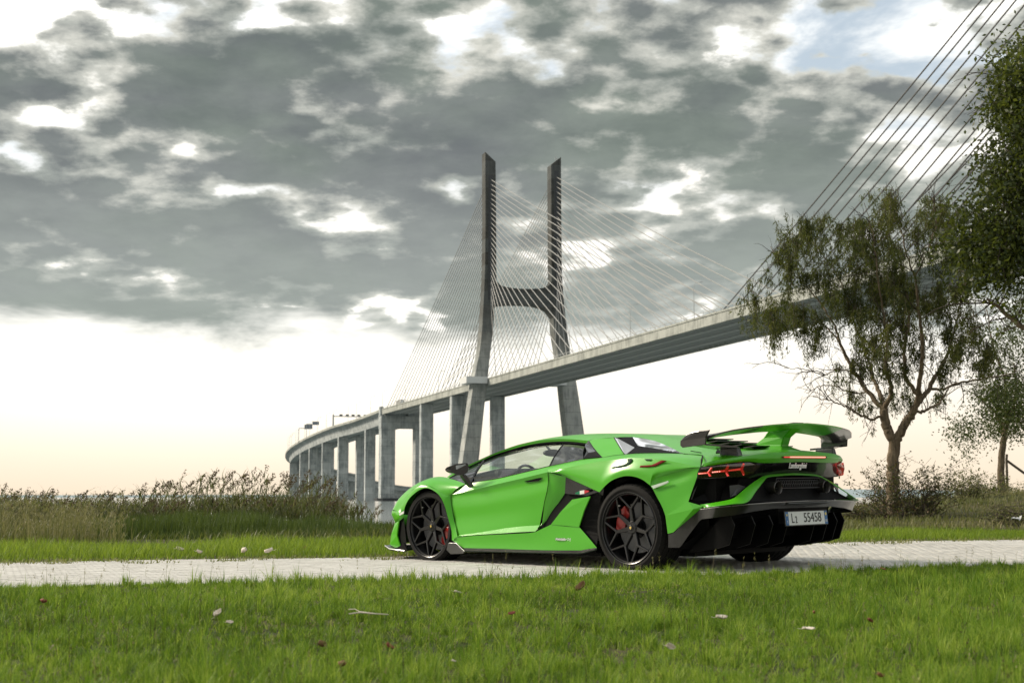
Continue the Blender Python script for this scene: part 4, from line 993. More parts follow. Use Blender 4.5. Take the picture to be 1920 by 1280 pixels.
# underbody and inner shell so no daylight passes through
mb = MB()
def ring_u(x, w, z0, z1): return [(x, -w, z0), (x, w, z0), (x, w, z1), (x, -w, z1)]
for x0, x1, w, z0, z1 in ((3.35, 3.12, .6, .13, .45), (3.12, 2.28, .62, .13, .60), (2.28, .46, .86, .12, .42), (.46, -.45, .66, .13, .80), (-.45, -.68, .74, .22, .62), (-.68, -.9, .70, .30, .62)):
    mb.hexa(ring_u(x1, w, z0, z1), ring_u(x0, w, z0, z1))
mb.build('floor_pan', M_black, car)
MB().box(-.86, -.47, -.86, .86, .58, .885).build('engine_bay', M_black, car)
MB().box(.46, 2.28, -.93, .93, .15, .28).build('sill_core', M_black, car)
# wheel housings
for sgn in (1, -1):
    for wx, wr in ((2.715, .41), (0., .45)):
        mb = MB(); G = []
        for i in range(19):
            a = math.pi*(-.12+1.24*i/18)
            G.append([(wx+wr*math.cos(a), sgn*.60, .36+wr*math.sin(a)*.98), (wx+wr*math.cos(a), sgn*.90, .36+wr*math.sin(a)*.98)])
        mb.grid(G); mb.build('wheel_housing', M_black, car, smooth=40)
# ---- cabin ----------------------------------------------------------------------------------------------
def rbox(P, name, m, bev=.03, parent=None):
    o = P.build(name, m, parent or car); md = o.modifiers.new('b', 'BEVEL'); md.width = bev; md.segments = 3; return o
mb = MB(); mb.hexa([(2.55, -.75, .60), (2.55, .75, .60), (1.95, .72, .60), (1.95, -.72, .60)], [(2.5, -.66, .86), (2.5, .66, .86), (2.02, .64, .93), (2.02, -.64, .93)]); rbox(mb, 'dashboard', M_leather, .05)
for y in (.36, -.36):
    mb = MB(); mb.hexa([(1.28, y-.25, .50), (1.28, y+.25, .50), (1.50, y+.25, .50), (1.50, y-.25, .50)], [(1.02, y-.20, 1.0), (1.02, y+.20, 1.0), (1.16, y+.20, .98), (1.16, y-.20, .98)])
    st = rbox(mb, 'seat', M_leather, .05)
    mb = MB(); mb.hexa([(1.02, y-.14, 1.0), (1.02, y+.14, 1.0), (1.12, y+.14, 1.0), (1.12, y-.14, 1.0)], [(.99, y-.12, 1.12), (.99, y+.12, 1.12), (1.09, y+.12, 1.12), (1.09, y-.12, 1.12)]); rbox(mb, 'headrest', M_seatw, .04)
    MB().box(1.1, 1.75, y-.24, y+.24, .40, .55).build('seat_cushion', M_leather, car)
mb = MB(); th = np.arange(25)/24*2*math.pi; c = np.array([1.88, .36, .79])
mb.tube([c+np.array([.06*math.sin(a), .17*math.cos(a), .16*math.sin(a)]) for a in th], .014, 8, caps=False); mb.build('steering_wheel', M_leather, car, smooth=60)
mb = MB(); mb.hexa([(.70, -.68, .5), (.70, .68, .5), (.62, .68, .5), (.62, -.68, .5)], [(.80, -.55, 1.16), (.80, .55, 1.16), (.72, .55, 1.16), (.72, -.55, 1.16)]); mb.build('bulkhead', M_leather, car)
panel_idx([full[0][i_g:30]-np.array([0, 0, .035]), full[1][i_g:30]-np.array([0, 0, .035]), full[2][i_g:30]-np.array([0, 0, .035]), full[3][i_g:30]-np.array([0, 0, .035])], 'roof_lining', M_leather)
for sgn in (1, -1): MB().box(.8, 2.3, sgn*.80-.03, sgn*.80+.03, .3, .80).build('door_card', M_leather, car)
panel_idx([rl[8:]-np.array([0, .012, .02]), (full[1]-np.array([0, 0, .03]))[:0] if False else catmull([p-np.array([0, .06, .02]) for p in wt[8:]], 32)], 'headlining', M_leather)
for sgn in (1, -1): MB().box(.95, 2.25, sgn*.845-.012, sgn*.845+.012, .5, .84).build('door_card', M_leather, car)
mb = MB(); th = np.arange(14)/14*2*math.pi; mb.hexa([(1.90, .12*math.cos(a), 1.075+.038*math.sin(a)) for a in th], [(1.94, .11*math.cos(a), 1.075+.034*math.sin(a)) for a in th]); mb.build('rear_view_mirror', M_leather, car)
mb = MB(); mb.tube([(1.93, 0, 1.09), (2.0, 0, 1.15)], .012, 6); mb.build('mirror_mount', M_leather, car)
# ---- mirror ------------------------------------------------------------------------------------------------
mc = [S(842, 878.5, 1.06), S(853, 869.3, 1.08), S(877, 866.6, 1.02), S(880, 875, .99), S(877.5, 885, .99), S(868, 891.8, 1.0), S(858, 890, 1.05), S(848, 885.6, 1.07)]
for sgn in (1, -1):
    mb = MB(); ctr = sum(mc)/len(mc); back = [np.array([p[0]*.35+ctr[0]*.65+.17, p[1]*.5+ctr[1]*.5, p[2]*.5+ctr[2]*.5]) for p in mc]
    mb.hexa([p*[1, sgn, 1] for p in mc], [p*[1, sgn, 1] for p in back]); mh = mb.build('wing_mirror', M_gloss, car, smooth=30)
    md = mh.modifiers.new('b', 'BEVEL'); md.width = .008; md.segments = 2
    gl = [S(853, 872.5, 1.06)+[-.012, 0, 0], S(871, 869.5, 1.03)+[-.012, 0, 0], S(878, 877, .985)+[-.012, 0, 0], S(875, 885, .985)+[-.012, 0, 0], S(866, 889.5, 1.0)+[-.012, 0, 0], S(853.5, 879, 1.055)+[-.012, 0, 0]]
    mb = MB(); mb.add([p*[1, sgn, 1] for p in gl], [tuple(range(6))]); o = mb.build('mirror_glass', mat('mirror glass', (.25, .28, .30), .04, 1.) if sgn == 1 else bpy.data.materials['mirror glass'], mh)
    md = o.modifiers.new('t', 'SOLIDIFY'); md.thickness = .004
    q0 = [S(866, 891, 1.0), S(874, 889, .99), S(889, 911, .915), S(882, 913.5, .92)]
    mb = MB(); mb.hexa([p*[1, sgn, 1] for p in q0], [(p+np.array([.05, -.01, 0]))*[1, sgn, 1] for p in q0]); o = mb.build('mirror_stalk', M_gloss, car)
    md = o.modifiers.new('b', 'BEVEL'); md.width = .006; md.segments = 2
# ---- door handle, gaps, badges, decals -------------------------------------------------------------------------
hp = [S(984, 901.6, .942), S(996, 899, .946), S(1010, 895.6, .946), S(1015.5, 895, .944), S(1015, 898, .943), S(1009, 901.4, .943), S(990, 903.6, .942)]
poly(hp, 'handle_recess', M_black, th=.010)
strip([S(983, 902, .946), S(990, 905.4, .946), S(1013, 901.2, .946), S(1017.5, 894.4, .948)], .003, 'handle_outline', M_seam)
strip([S(1027.2, 884.4, .962), S(1028.2, 898, .944), S(1027.8, 906, .946), S(1025.5, 921, .949), S(1020, 945, .944), S(1015, 983.8, .941), S(1004, 995.8, .985)], .0055, 'panel_gap', M_seam)
strip([S(1038, 873.2, .862), S(1031, 880, .92), S(1027.2, 884.4, .962)], .005, 'panel_gap', M_seam)
strip([S(872.5, 907.2, .902), S(857, 917.5, .925), S(845.6, 927.8, .938), S(845.4, 933, .929), S(847.3, 949, .939), S(849.5, 962, .942), S(853.3, 982, .945), S(857.5, 1004, .968)], .0055, 'panel_gap', M_seam, smooth=False)
strip([S(857.5, 1005.8, .978), S(893, 1002.6, .986), S(930, 1000.6, .992), S(970, 998.2, .994), S(1003.8, 996.2, .99)], .006, 'panel_gap', M_seam)
strip([S(1103.8, 826.2, .572), S(1115, 822.5, .50), S(1135, 819.6, .42), S(1151, 820, .40)], .005, 'panel_gap', M_seam)
strip([S(1151, 819.6, .572), S(1158, 831, .674), S(1164, 841, .755), S(1171, 851.5, .825)], .008, 'panel_gap', M_seam)
strip([S(1104, 826, .575), S(1112, 838, .695), S(1120, 848, .785), S(1129.5, 857.4, .855), S(1150, 853.6, .845), S(1171, 851.3, .825)], .005, 'panel_gap', M_seam, smooth=False)
strip([S(1317, 853.8, .762), R(1317, 862, -.004), S(1314.5, 873.5, .935)], .009, 'panel_gap', M_seam, smooth=False)
# decal strokes on the rear fender (grey hook, small grey slash, dark red hook)
def onf(px_, py_, dy=.0): 
    return S(px_, py_, 1.0)
def fender_y(px_, py_):
    """lateral position of the fender skin under a traced point"""
    best = None
    A = np.array([SHa, m1, m2, FBr]); B = np.stack([catmull(A[:, j], 16) for j in range(A.shape[1])], 1).reshape(-1, 3)
    w = (CMn@B.T).T+np.array([X0, Y0, 0]); d = cp_*w[:, 1]+sp_*(w[:, 2]-H); u = 960+F*w[:, 0]/d; v = 640-F*(-sp_*w[:, 1]+cp_*(w[:, 2]-H))/d
    i = np.argsort((u-px_)**2+(v-py_)**2)[:3]; return float(B[i, 1].mean())
def decal(U_, L_, name, m):
    q = lambda Z: catmull([S(a, b, fender_y(a, b)+.006) for a, b in Z], 14, False)
    u, l = q(U_), q(L_)
    for sgn in (1, -1):
        g = np.array([u, l]); g[..., 1] *= sgn; mb = MB(); mb.grid(g); o = mb.build(name, m, car, smooth=60); md = o.modifiers.new('t', 'SOLIDIFY'); md.thickness = .002; md.offset = 0
decal([(1149, 875), (1160, 872.8), (1170, 870.4), (1175, 868.2), (1177.8, 865), (1176, 859.9)], [(1146, 877.5), (1160, 876), (1171, 873.6), (1181, 869.6), (1186.5, 864), (1184.5, 859.2)], 'fender_decal', M_decg)
decal([(1208, 860), (1215, 860.1), (1223, 860.3)], [(1211, 862.8), (1214, 862.9), (1218, 862.9)], 'fender_decal', M_decg)
decal([(1201, 872.4), (1212, 871.8), (1222, 871.2), (1230, 867.6), (1240, 862.4)], [(1199, 875.6), (1215, 875.2), (1230, 873.6), (1240, 868.6), (1251, 863.4)], 'fender_decal', M_decr)
polys([S(1221.5, 910.6, 1.024), S(1253, 900.8, 1.0), S(1254, 903.6, 1.0), S(1251, 906.4, 1.0), S(1225.5, 915.8, 1.024)], [(0, 1, 2, 3, 4)], 'side_marker', mat('pale side marker', (.55, .65, .55), .2), th=.008)
text('Aventador SVJ', .034, tuple(S(1056, 1010.5, 1.008)), (math.pi/2, 0, math.pi), mat('bright badge', (.75, .77, .75), .3), 'side_badge', shear=.2, sx=.95, ext=.003)
poly([S(1041, 1008.5, 1.002), S(1071.5, 1008.2, 1.004), S(1071, 1012.6, 1.004), S(1042, 1011.6, 1.002)], 'badge_plate', mat('badge plate', (.30, .32, .28), .4, .3), th=.004)
# ---- rear wing -------------------------------------------------------------------------------------------------
ys = [0, .15, .3, .45, .6, .74, .87, .96, 1.02]
te = {0: (-1.19, 1.262), .15: (-1.185, 1.258), .3: (-1.18, 1.252), .45: (-1.17, 1.243), .6: (-1.15, 1.230), .74: (-1.12, 1.216), .87: (-1.06, 1.196), .96: (-1.00, 1.172), 1.02: (-.96, 1.150)}
def wing_sec(y):
    k = abs(y); xt = np.interp(k, ys, [te[v][0] for v in ys]); zt = np.interp(k, ys, [te[v][1] for v in ys])
    ch = np.interp(k, [0, .5, .8, .95], [.36, .34, .33, .34]); xl = xt+ch; zl = zt-np.interp(k, [0, .2, .5, .95], [.046, .047, .050, .042]); tk = .022
    P = []
    for f, up, dn in ((0, .006, -.006), (.25, .014, -.016), (.55, .018, -.024), (.85, .016, -.022), (1, .0, -.004)):
        P.append((xt+(xl-xt)*f, zt+(zl-zt)*f+up-.012*math.sin(math.pi*f)))
    for f, dn in ((.85, -.014), (.55, -.018), (.25, -.014), (0, -.006)):
        P.append((xt+(xl-xt)*f, zt+(zl-zt)*f+dn-.012*math.sin(math.pi*f)))
    return [(x, y, z) for x, z in P]
def wing_part(y0, y1, n, name, m):
    mb = MB(); G = [wing_sec(y) for y in np.linspace(y0, y1, n)]; mb.grid(np.array(G), close_v=True); k = len(G[0])
    mb.f += [tuple(range(k))[::-1], tuple((n-1)*k+i for i in range(k))]; mb.m += [0, 0]; mb.build(name, m, car, smooth=40)
wing_part(-.58, .58, 21, 'rear_wing', M_green); wing_part(.58, .985, 8, 'wing_tip', M_carbon); wing_part(-.58, -.985, 8, 'wing_tip', M_carbon)
ep = [S(1275.2, 826, 1.03), S(1275, 835, 1.03), S(1279, 839, 1.03), S(1313.5, 833.8, 1.04), S(1315, 820, 1.04), S(1323.8, 805.6, 1.045), S(1310, 807.2, 1.04), S(1296, 810, 1.035), S(1284, 817, 1.03)]
for i_, d_x in ((3, -.05), (4, -.045), (5, -.035)): ep[i_] = ep[i_]+np.array([d_x, 0, 0])
for sgn in (1, -1):
    mb = MB(); mb.hexa([p*[1, sgn, 1] for p in ep], [(p-np.array([0, .016, 0]))*[1, sgn, 1] for p in ep]); o = mb.build('wing_endplate', M_carbon, car)
    md = o.modifiers.new('b', 'BEVEL'); md.width = .005; md.segments = 2
# lower flap from the end plates to the feet, and the feet
fo = S(1384, 845, .80)
for sgn in (1, -1):
    a0, a1 = S(1300, 836, 1.02), S(1313.5, 833.6, 1.03); b0, b1 = np.array([-.72, .70, 1.045]), np.array([-.98, .70, 1.052])
    mb = MB(); q = [a0, a1, b1, b0]; mb.hexa([p*[1, sgn, 1] for p in q], [(p+np.array([0, 0, .016]))*[1, sgn, 1] for p in q]); mb.build('lower_flap', M_carbon, car)
    mb = MB(); x0, x1 = -.80, -.98; mb.hexa([(x0, sgn*.66, .985), (x1-.02, sgn*.66, .975), (x1-.02, sgn*.73, .965), (x0, sgn*.73, .975)], [(x0, sgn*.67, 1.05), (x1, sgn*.67, 1.055), (x1, sgn*.72, 1.055), (x0, sgn*.72, 1.05)])
    o = mb.build('wing_foot', M_carbon, car); md = o.modifiers.new('b', 'BEVEL'); md.width = .006; md.segments = 2
# central pylon
w0, w1, w2 = .085, .055, .07
py_ = [[(-.55, w0+.06, 1.065), (-1.05, w0+.10, 1.02), (-1.05, -w0-.10, 1.02), (-.55, -w0-.06, 1.065)],
       [(-.66, w1, 1.085), (-.95, w1, 1.075), (-.95, -w1, 1.075), (-.66, -w1, 1.085)],
       [(-.75, w1-.01, 1.15), (-.98, w1, 1.15), (-.98, -w1, 1.15), (-.75, -w1+.01, 1.15)],
       [(-.82, w2, 1.205), (-1.08, w2, 1.225), (-1.08, -w2, 1.225), (-.82, -w2, 1.205)]]
mb = MB(); mb.grid(np.array(py_), close_v=True); o = mb.build('wing_pylon', M_green, car, smooth=None); md = o.modifiers.new('b', 'BEVEL'); md.width = .008; md.segments = 2
mb = MB(); mb.hexa([(-.95, -.09, 1.228), (-1.12, -.09, 1.25), (-1.12, .09, 1.25), (-.95, .09, 1.228)], [(-.97, -.07, 1.262), (-1.10, -.07, 1.275), (-1.10, .07, 1.275), (-.97, .07, 1.262)]); mb.build('wing_air_duct', M_carbon, car)
# ---- wheels ---------------------------------------------------------------------------------------------------------
def wheel(name_, wx, yo, rt, rr, width, disc_r, cal_ang):
    """wheel whose outer face looks towards +y"""
    w = empty('wheel', (wx, yo, rt-.004)); w.parent = car
    sh = .022
    prof = [(rr-.012, -width+.03), (rr+.004, -width+.006), (rr+.02, -width), (rt-.045, -width-.004), (rt-.012, -width+.012), (rt-.002, -width+.035)]
    ng = 4
    for g in range(ng):
        c = -width+.035+(width-.07)*(g+.5)/ng
        prof += [(rt, c-.008), (rt-.009, c-.006), (rt-.009, c+.006), (rt, c+.008)]
    prof += [(rt-.002, -.035), (rt-.012, -.012), (rt-.03, -.002), (rt-.05, .003), (rr+.035, .004), (rr+.018, -.002), (rr+.004, -.008), (rr-.010, -.012)]
    MB().lathe(prof, 72).build('tyre', M_rubber, w, smooth=30)
    tb = MB()                                                    # cross grooves: small raised shoulder blocks
    nb = 46
    for k in range(nb):
        a = 2*math.pi*k/nb; da = 2*math.pi/nb*.40
        for (y0, y1) in ((-.048, -.010), (-width+.012, -width+.05)):
            P = []
            for r_ in (rt-.012, rt+.0025):
                for (aa, yy) in ((a-da, y0), (a+da, y0+.0), (a+da, y1), (a-da, y1)):
                    rr_ = r_ - (.010 if (yy > -.02 or yy < -width+.02) else 0)
                    P.append((rr_*math.cos(aa), yy, rr_*math.sin(aa)))
            tb.add(P, [(0, 1, 2, 3), (4, 5, 6, 7), (0, 1, 5, 4), (1, 2, 6, 5), (2, 3, 7, 6), (3, 0, 4, 7)])
    o = tb.build('tread_block', M_rubber, w, kind='stuff')
    MB().lathe([(rr-.004, -.004), (rr-.002, -.012), (rr-.014, -.016), (rr-.022, -.03), (rr-.026, -.08), (rr-.03, -width+.05), (rr-.006, -width+.02), (rr+.004, -width+.015), (rr+.004, -.006)], 64).build('rim', M_rim, w, smooth=30)
    MB().lathe([(rr-.002, .0), (rr+.004, .003), (rr+.008, -.002), (rr+.004, -.008), (rr-.004, -.006)], 64).build('rim_lip', mat('rim edge', (.05, .05, .052), .25, .6) if 'rim edge' not in bpy.data.materials else bpy.data.materials['rim edge'], w, smooth=60)
    hub_y = -.050
    for k in range(7):
        a = math.radians(90+360/7*k); rf = rr*.60; ro = rr-.018; sp = math.radians(360/14*.84)
        mb = MB()
        def bar(a0, r0, a1, r1, y0, y1, w0, w1, d=.030):
            p = np.array([r0*math.cos(a0), y0, r0*math.sin(a0)]); q = np.array([r1*math.cos(a1), y1, r1*math.sin(a1)])
            dd = q-p; dd /= np.linalg.norm(dd); n = np.cross(dd, (0, 1, 0)); n /= np.linalg.norm(n); dn = np.array([0, -d, 0])
            ch = .0035
            ringp = lambda c, ww: [c-n*ww+dn, c-n*ww-[0, ch, 0], c-n*(ww-ch), c+n*(ww-ch), c+n*ww-[0, ch, 0], c+n*ww+dn]
            mb.hexa(ringp(p, w0), ringp(q, w1))
        bar(a, .050, a, rf, hub_y, -.030, .021, .013, .034)
        for sg in (1, -1): bar(a+sg*.03, rf-.012, a+sg*sp, ro, -.030, -.012, .010, .0075, .028)
        mb.build('spoke', M_rim, w)
    MB().lathe([(0, hub_y+.012), (.046, hub_y+.010), (.055, hub_y), (.062, hub_y-.012), (.066, hub_y-.06), (0, hub_y-.06)], 32).build('hub', M_rim, w, smooth=40)
    MB().lathe([(0, hub_y+.020), (.020, hub_y+.019), (.026, hub_y+.012), (.026, hub_y+.005)], 24).build('hub_cap', M_gloss, w, smooth=40)
    mb = MB(); mb.add([(-.011, hub_y+.0215, .012), (.011, hub_y+.0215, .012), (.010, hub_y+.0215, -.003), (0, hub_y+.0215, -.014), (-.010, hub_y+.0215, -.003)], [(0, 1, 2, 3, 4)]); mb.build('hub_emblem', M_gold, w)
    MB().lathe([(.06, -.135), (disc_r, -.135), (disc_r, -.165), (.06, -.165)], 56).build('brake_disc', M_disc, w, smooth=30)
    MB().lathe([(0, -.118), (.085, -.122), (.09, -.135), (.09, -.2), (0, -.2)], 32).build('disc_bell', M_rim, w, smooth=30)
    MB().lathe([(0, -.20), (rr-.04, -.20), (rr-.04, -.215), (0, -.215)], 40).build('brake_shield', M_black, w)
    mb = MB(); G = []
    for k in range(11):
        a = math.radians(cal_ang-34+68*k/10); e = 0 if 0 < k < 10 else .02
        G.append([(r_*math.cos(a), y, r_*math.sin(a)) for r_, y in ((disc_r-.095+e, -.115), (disc_r-.095+e, -.10), (disc_r-.055, -.088), (disc_r-.0, -.09), (disc_r+.016-e, -.105), (disc_r+.016-e, -.19))])
    mb.grid(G); mb.f += [tuple(range(6)), tuple(60+i for i in range(6))]; mb.m += [0, 0]; mb.build('brake_caliper', M_red, w, smooth=40)
    MB().lathe([(0, .0), (.005, .0), (.005, -.02), (0, -.02)], 10, c=(rr*.74*math.cos(1.0), -.022, rr*.74*math.sin(1.0))).build('valve', M_silver, w)
    return w
RF_, RR_ = .358, .384
for wx, yo, rt, rr, wd, dr, cal in ((2.722, .962, RF_, RF_*.845, .255, .235, 205), (0.0, 1.010, RR_, RR_*.80, .355, .22, 25)):
    wl = wheel('wheel', wx, yo, rt, rr, wd, dr, cal)
    w2_ = copy_tree(wl, car); w2_.location = (wx, -yo, rt-.004); w2_.rotation_euler = (0, 0, math.pi)

# ============================================================ paved path
def m_pave(t):
    c = objc(t); a = tx(t, c, 2.0, 5, .6); b = tx(t, c, 60, 3, .6)
    rnd = t.n('ShaderNodeObjectInfo').outputs['Random']
    at = t.n('ShaderNodeAttribute', attribute_name='tint').outputs['Fac']
    f = t.math('ADD', t.math('MULTIPLY', a, .6), t.math('MULTIPLY', t.math('ADD', rnd, at), .25))
    col = t.mix(t.smooth(f, .3, .75), (.50, .485, .45), (.64, .625, .585)); col = t.mix(t.math('MULTIPLY', b, .25), col, (.20, .19, .17)); return col, b, None
M_pave = mat_n('pale concrete paver', m_pave, .85, .3, .35)
M_joint = mat_n('sandy joint', lambda t: (t.mix(tx(t, objc(t), 5, 4), (.16, .15, .12), (.30, .285, .24)), None, None), .95, .2)
path = MB(); Xs = np.linspace(-30, 34, 160); G = [[(x, y, float(gz(x, y))-.0015) for y in np.linspace(float(pn(x)), float(pf(x)), 9)] for x in Xs]
path.grid(np.array(G)); path_o = path.build('path', M_joint, kind='structure')
# interlocking eight-sided pavers laid square to the path with a small notch where four meet
ang = math.atan(.35); ux_, uy_ = np.array([math.cos(ang), math.sin(ang)]), np.array([-math.sin(ang), math.cos(ang)])
PW, PD, CHF = .11, .105, .020
cells = []
for i in range(-115, 125):
    for j in range(-14, 92):
        c2 = np.array([0., 11.2])+ux_*(i*PW+(j % 2)*PW/2)+uy_*(j*PD)
        if not (-9.5 < c2[0] < 11): continue
        if c2[1] < pn(c2[0])+.05 or c2[1] > pf(c2[0])-.05: continue
        wx = 960+F*c2[0]/c2[1]
        cells.append((c2[0], c2[1], -80 < wx < 2000))
cells = np.array(cells); print('pavers', len(cells))
hw, hd = PW/2-.0007, PD/2-.0007
oct2 = [(-hw+CHF, -hd), (hw-CHF, -hd), (hw, -hd+CHF), (hw, hd-CHF), (hw-CHF, hd), (-hw+CHF, hd), (-hw, hd-CHF), (-hw, -hd+CHF)]
me_p = bpy.data.meshes.new('paver'); V = [(x, y, z) for z, s_ in ((-.02, 1), (0, 1), (.002, .993)) for x, y in [(a*s_, b*s_) for a, b in oct2]]
Fp = [(k, (k+1) % 8, 8+(k+1) % 8, 8+k) for k in range(8)]+[(8+k, 8+(k+1) % 8, 16+(k+1) % 8, 16+k) for k in range(8)]+[tuple(range(16, 24))]
me_p.from_pydata(V, [], Fp); me_p.materials.append(M_pave)
def vis_size(c): return 1/c[1]
under = lambda x, y: abs((x-X0)*ca_+(y-Y0)*sa_-1.35) < 2.3 and abs(-(x-X0)*sa_+(y-Y0)*ca_) < .95
inview = [k for k in range(len(cells)) if cells[k][2] and not under(*cells[k][:2])]
inview.sort(key=lambda k: cells[k][1]-.5*abs(cells[k][0])*0)
single = set(inview[:300]); 
for n_, k in enumerate(sorted(single)):
    x, y, _ = cells[k]; o = bpy.data.objects.new('paver', me_p); SC.collection.objects.link(o); o.parent = path_o
    o.location = (x, y, float(gz(x, y))+rng.normal(0, .0006)); o.rotation_euler = (rng.normal(0, .006), rng.normal(0, .006), ang+rng.normal(0, .01))
rest = [k for k in range(len(cells)) if k not in single]; VV = np.array(V); nf = Fp
allV, allF4, allF8, tn = [], [], [], []
ca2, sa2 = math.cos(ang), math.sin(ang)
for q, k in enumerate(rest):
    x, y, _ = cells[k]; z = float(gz(x, y))+rng.normal(0, .0006)
    P = VV.copy(); P = np.stack([x+P[:, 0]*ca2-P[:, 1]*sa2, y+P[:, 0]*sa2+P[:, 1]*ca2, z+P[:, 2]], 1); allV.append(P); tn += [rng.random()]*24
allV = np.vstack(allV); Fl = [tuple(24*q+i for i in f) for q in range(len(rest)) for f in nf]
me = bpy.data.meshes.new('paver_field'); me.from_pydata(allV.tolist(), [], Fl); me.materials.append(M_pave)
at = me.attributes.new('tint', 'FLOAT', 'POINT'); at.data.foreach_set('value', np.array(tn, np.float32))
o = bpy.data.objects.new('paver_field', me); SC.collection.objects.link(o); o.parent = path_o; o['kind'] = 'stuff'

# ============================================================ grass
def blades(n, X, Y, Z, hgt, wid, lean, seg=3, tint=None, ang_=None, droop=.5):
    """curved blades standing at X, Y, Z"""
    a = rng.uniform(0, 2*math.pi, n) if ang_ is None else ang_; d = np.stack([np.cos(a), np.sin(a)], 1); s = np.stack([-d[:, 1], d[:, 0]], 1)
    fa = rng.uniform(-.9, .9, n); s = s*np.cos(fa)[:, None]+d*np.sin(fa)[:, None]
    V = np.zeros((n, 2*seg+1, 3), np.float32)
    for k in range(seg+1):
        f = k/seg; off = lean*(f**1.8)*hgt; h = hgt*(f-(droop*.5)*lean*f*f*f)
        cx = X+d[:, 0]*off; cy = Y+d[:, 1]*off; cz = Z+h; w = wid*(1-f**1.6)*.5
        if k < seg:
            V[:, 2*k] = np.stack([cx-s[:, 0]*w, cy-s[:, 1]*w, cz], 1); V[:, 2*k+1] = np.stack([cx+s[:, 0]*w, cy+s[:, 1]*w, cz], 1)
        else: V[:, 2*k] = np.stack([cx, cy, cz], 1)
    b = (np.arange(n)*(2*seg+1))[:, None]; tr = []
    for k in range(seg-1): tr += [b+np.array([[2*k, 2*k+1, 2*k+3]]), b+np.array([[2*k, 2*k+3, 2*k+2]])]
    k = seg-1; tr += [b+np.array([[2*k, 2*k+1, 2*k+2]])]
    Fq = np.stack(tr, 1).reshape(-1, 3)
    t = tint if tint is not None else rng.random(n)
    ht = np.tile(np.array([k//2/seg for k in range(2*seg+1)], np.float32), n)
    return V.reshape(-1, 3), Fq, np.repeat(t, 2*seg+1), ht
def grass_obj(name, sets, m):
    Vs, Fs, Ts = [], [], []; o = 0
    for V, Fq, t, h in sets: Vs.append(V); Fs.append(Fq+o); Ts.append(np.clip(t+(h-.5)*.12, 0, 1)); o += len(V)
    return raw_mesh(name, np.vstack(Vs), np.vstack(Fs), m, {'tint': np.concatenate(Ts)}, smooth=False, kind='stuff')
def vnoise(X, Y, s, seed=0):
    """smooth value noise in numpy"""
    r_ = np.random.default_rng(seed); N = 64; T_ = r_.random((N, N)); x = X/s; y = Y/s; xi = np.floor(x).astype(int); yi = np.floor(y).astype(int); fx = x-xi; fy = y-yi
    fx = fx*fx*(3-2*fx); fy = fy*fy*(3-2*fy); g = lambda i, j: T_[i % N, j % N]
    return (g(xi, yi)*(1-fx)+g(xi+1, yi)*fx)*(1-fy)+(g(xi, yi+1)*(1-fx)+g(xi+1, yi+1)*fx)*fy
M_grass = leaf_mat('lawn grass', (.018, .058, .003), (.11, .25, .010), (.46, .56, .09), .5)
M_grass2 = leaf_mat('verge grass', (.06, .12, .008), (.19, .31, .022), (.40, .46, .08), .55)
lab = []
# foreground lawn: from under the camera to the near edge of the path
def scatter(n, x0, x1, y0, y1, keep):
    X = rng.uniform(x0, x1, n); Y = rng.uniform(y0, y1, n); k = keep(X, Y); return X[k], Y[k]
sets = []
for (y0, y1, dens, wd, hm, per, sg_) in ((3.4, 5.6, 9500, .0028, .052, 24, 3), (5.6, 8.0, 7800, .0033, .053, 24, 3), (8.0, 10.5, 6000, .0040, .054, 22, 2), (10.5, 14.5, 4600, .0050, .056, 22, 2)):
    xm = .375*y1+.5; nc = int(dens*(2*xm)*(y1-y0)/per)
    CX, CY = scatter(nc, -xm, xm, y0, y1, lambda X, Y: (Y < pn(X)+.02+.16*(vnoise(X, Y, .25, 3)-.45)) & (np.abs(X) < .375*Y+.5))
    nc = len(CX); cv = vnoise(CX, CY, .9, 1); cv2 = vnoise(CX, CY, .25, 2); ch = hm*(.30+.75*cv+.55*cv2)*rng.uniform(.55, 1.5, nc)*(1+.9*(rng.random(nc) < .06)); ct = np.clip(.42*rng.random(nc)+.36*cv2+.34*vnoise(CX, CY, 1.3, 4)-.12, 0, 1)
    k = np.repeat(np.arange(nc), per); n = len(k); a = rng.uniform(0, 2*math.pi, n); r_ = np.abs(rng.normal(0, .016, n)); X = CX[k]+r_*np.cos(a); Y = CY[k]+r_*np.sin(a)
    h = ch[k]*rng.uniform(.45, 1.25, n); ln = np.clip(r_*22+rng.normal(.15, .25, n), .05, 1.6)
    t = np.clip(ct[k]+rng.normal(0, .13, n)+(rng.random(n) < .05)*.55, 0, 1)
    sets.append(blades(n, X, Y, gz(X, Y)-.004, h, wd*rng.uniform(.6, 1.3, n), ln, sg_, t, a+rng.normal(0, .6, n)))
# straw-pale dead blades lying in the thatch and taller flower stalks
n = 16000; X, Y = scatter(n, -4.5, 5, 3.4, 13, lambda X, Y: (Y < pn(X)) & (np.abs(X) < .375*Y+.4)); n = len(X)
sets.append(blades(n, X, Y, gz(X, Y)+.005, rng.uniform(.02, .07, n), np.full(n, .003), rng.uniform(.9, 1.8, n), 2, rng.uniform(.8, 1, n)))
lawn = grass_obj('lawn', sets, M_grass); 
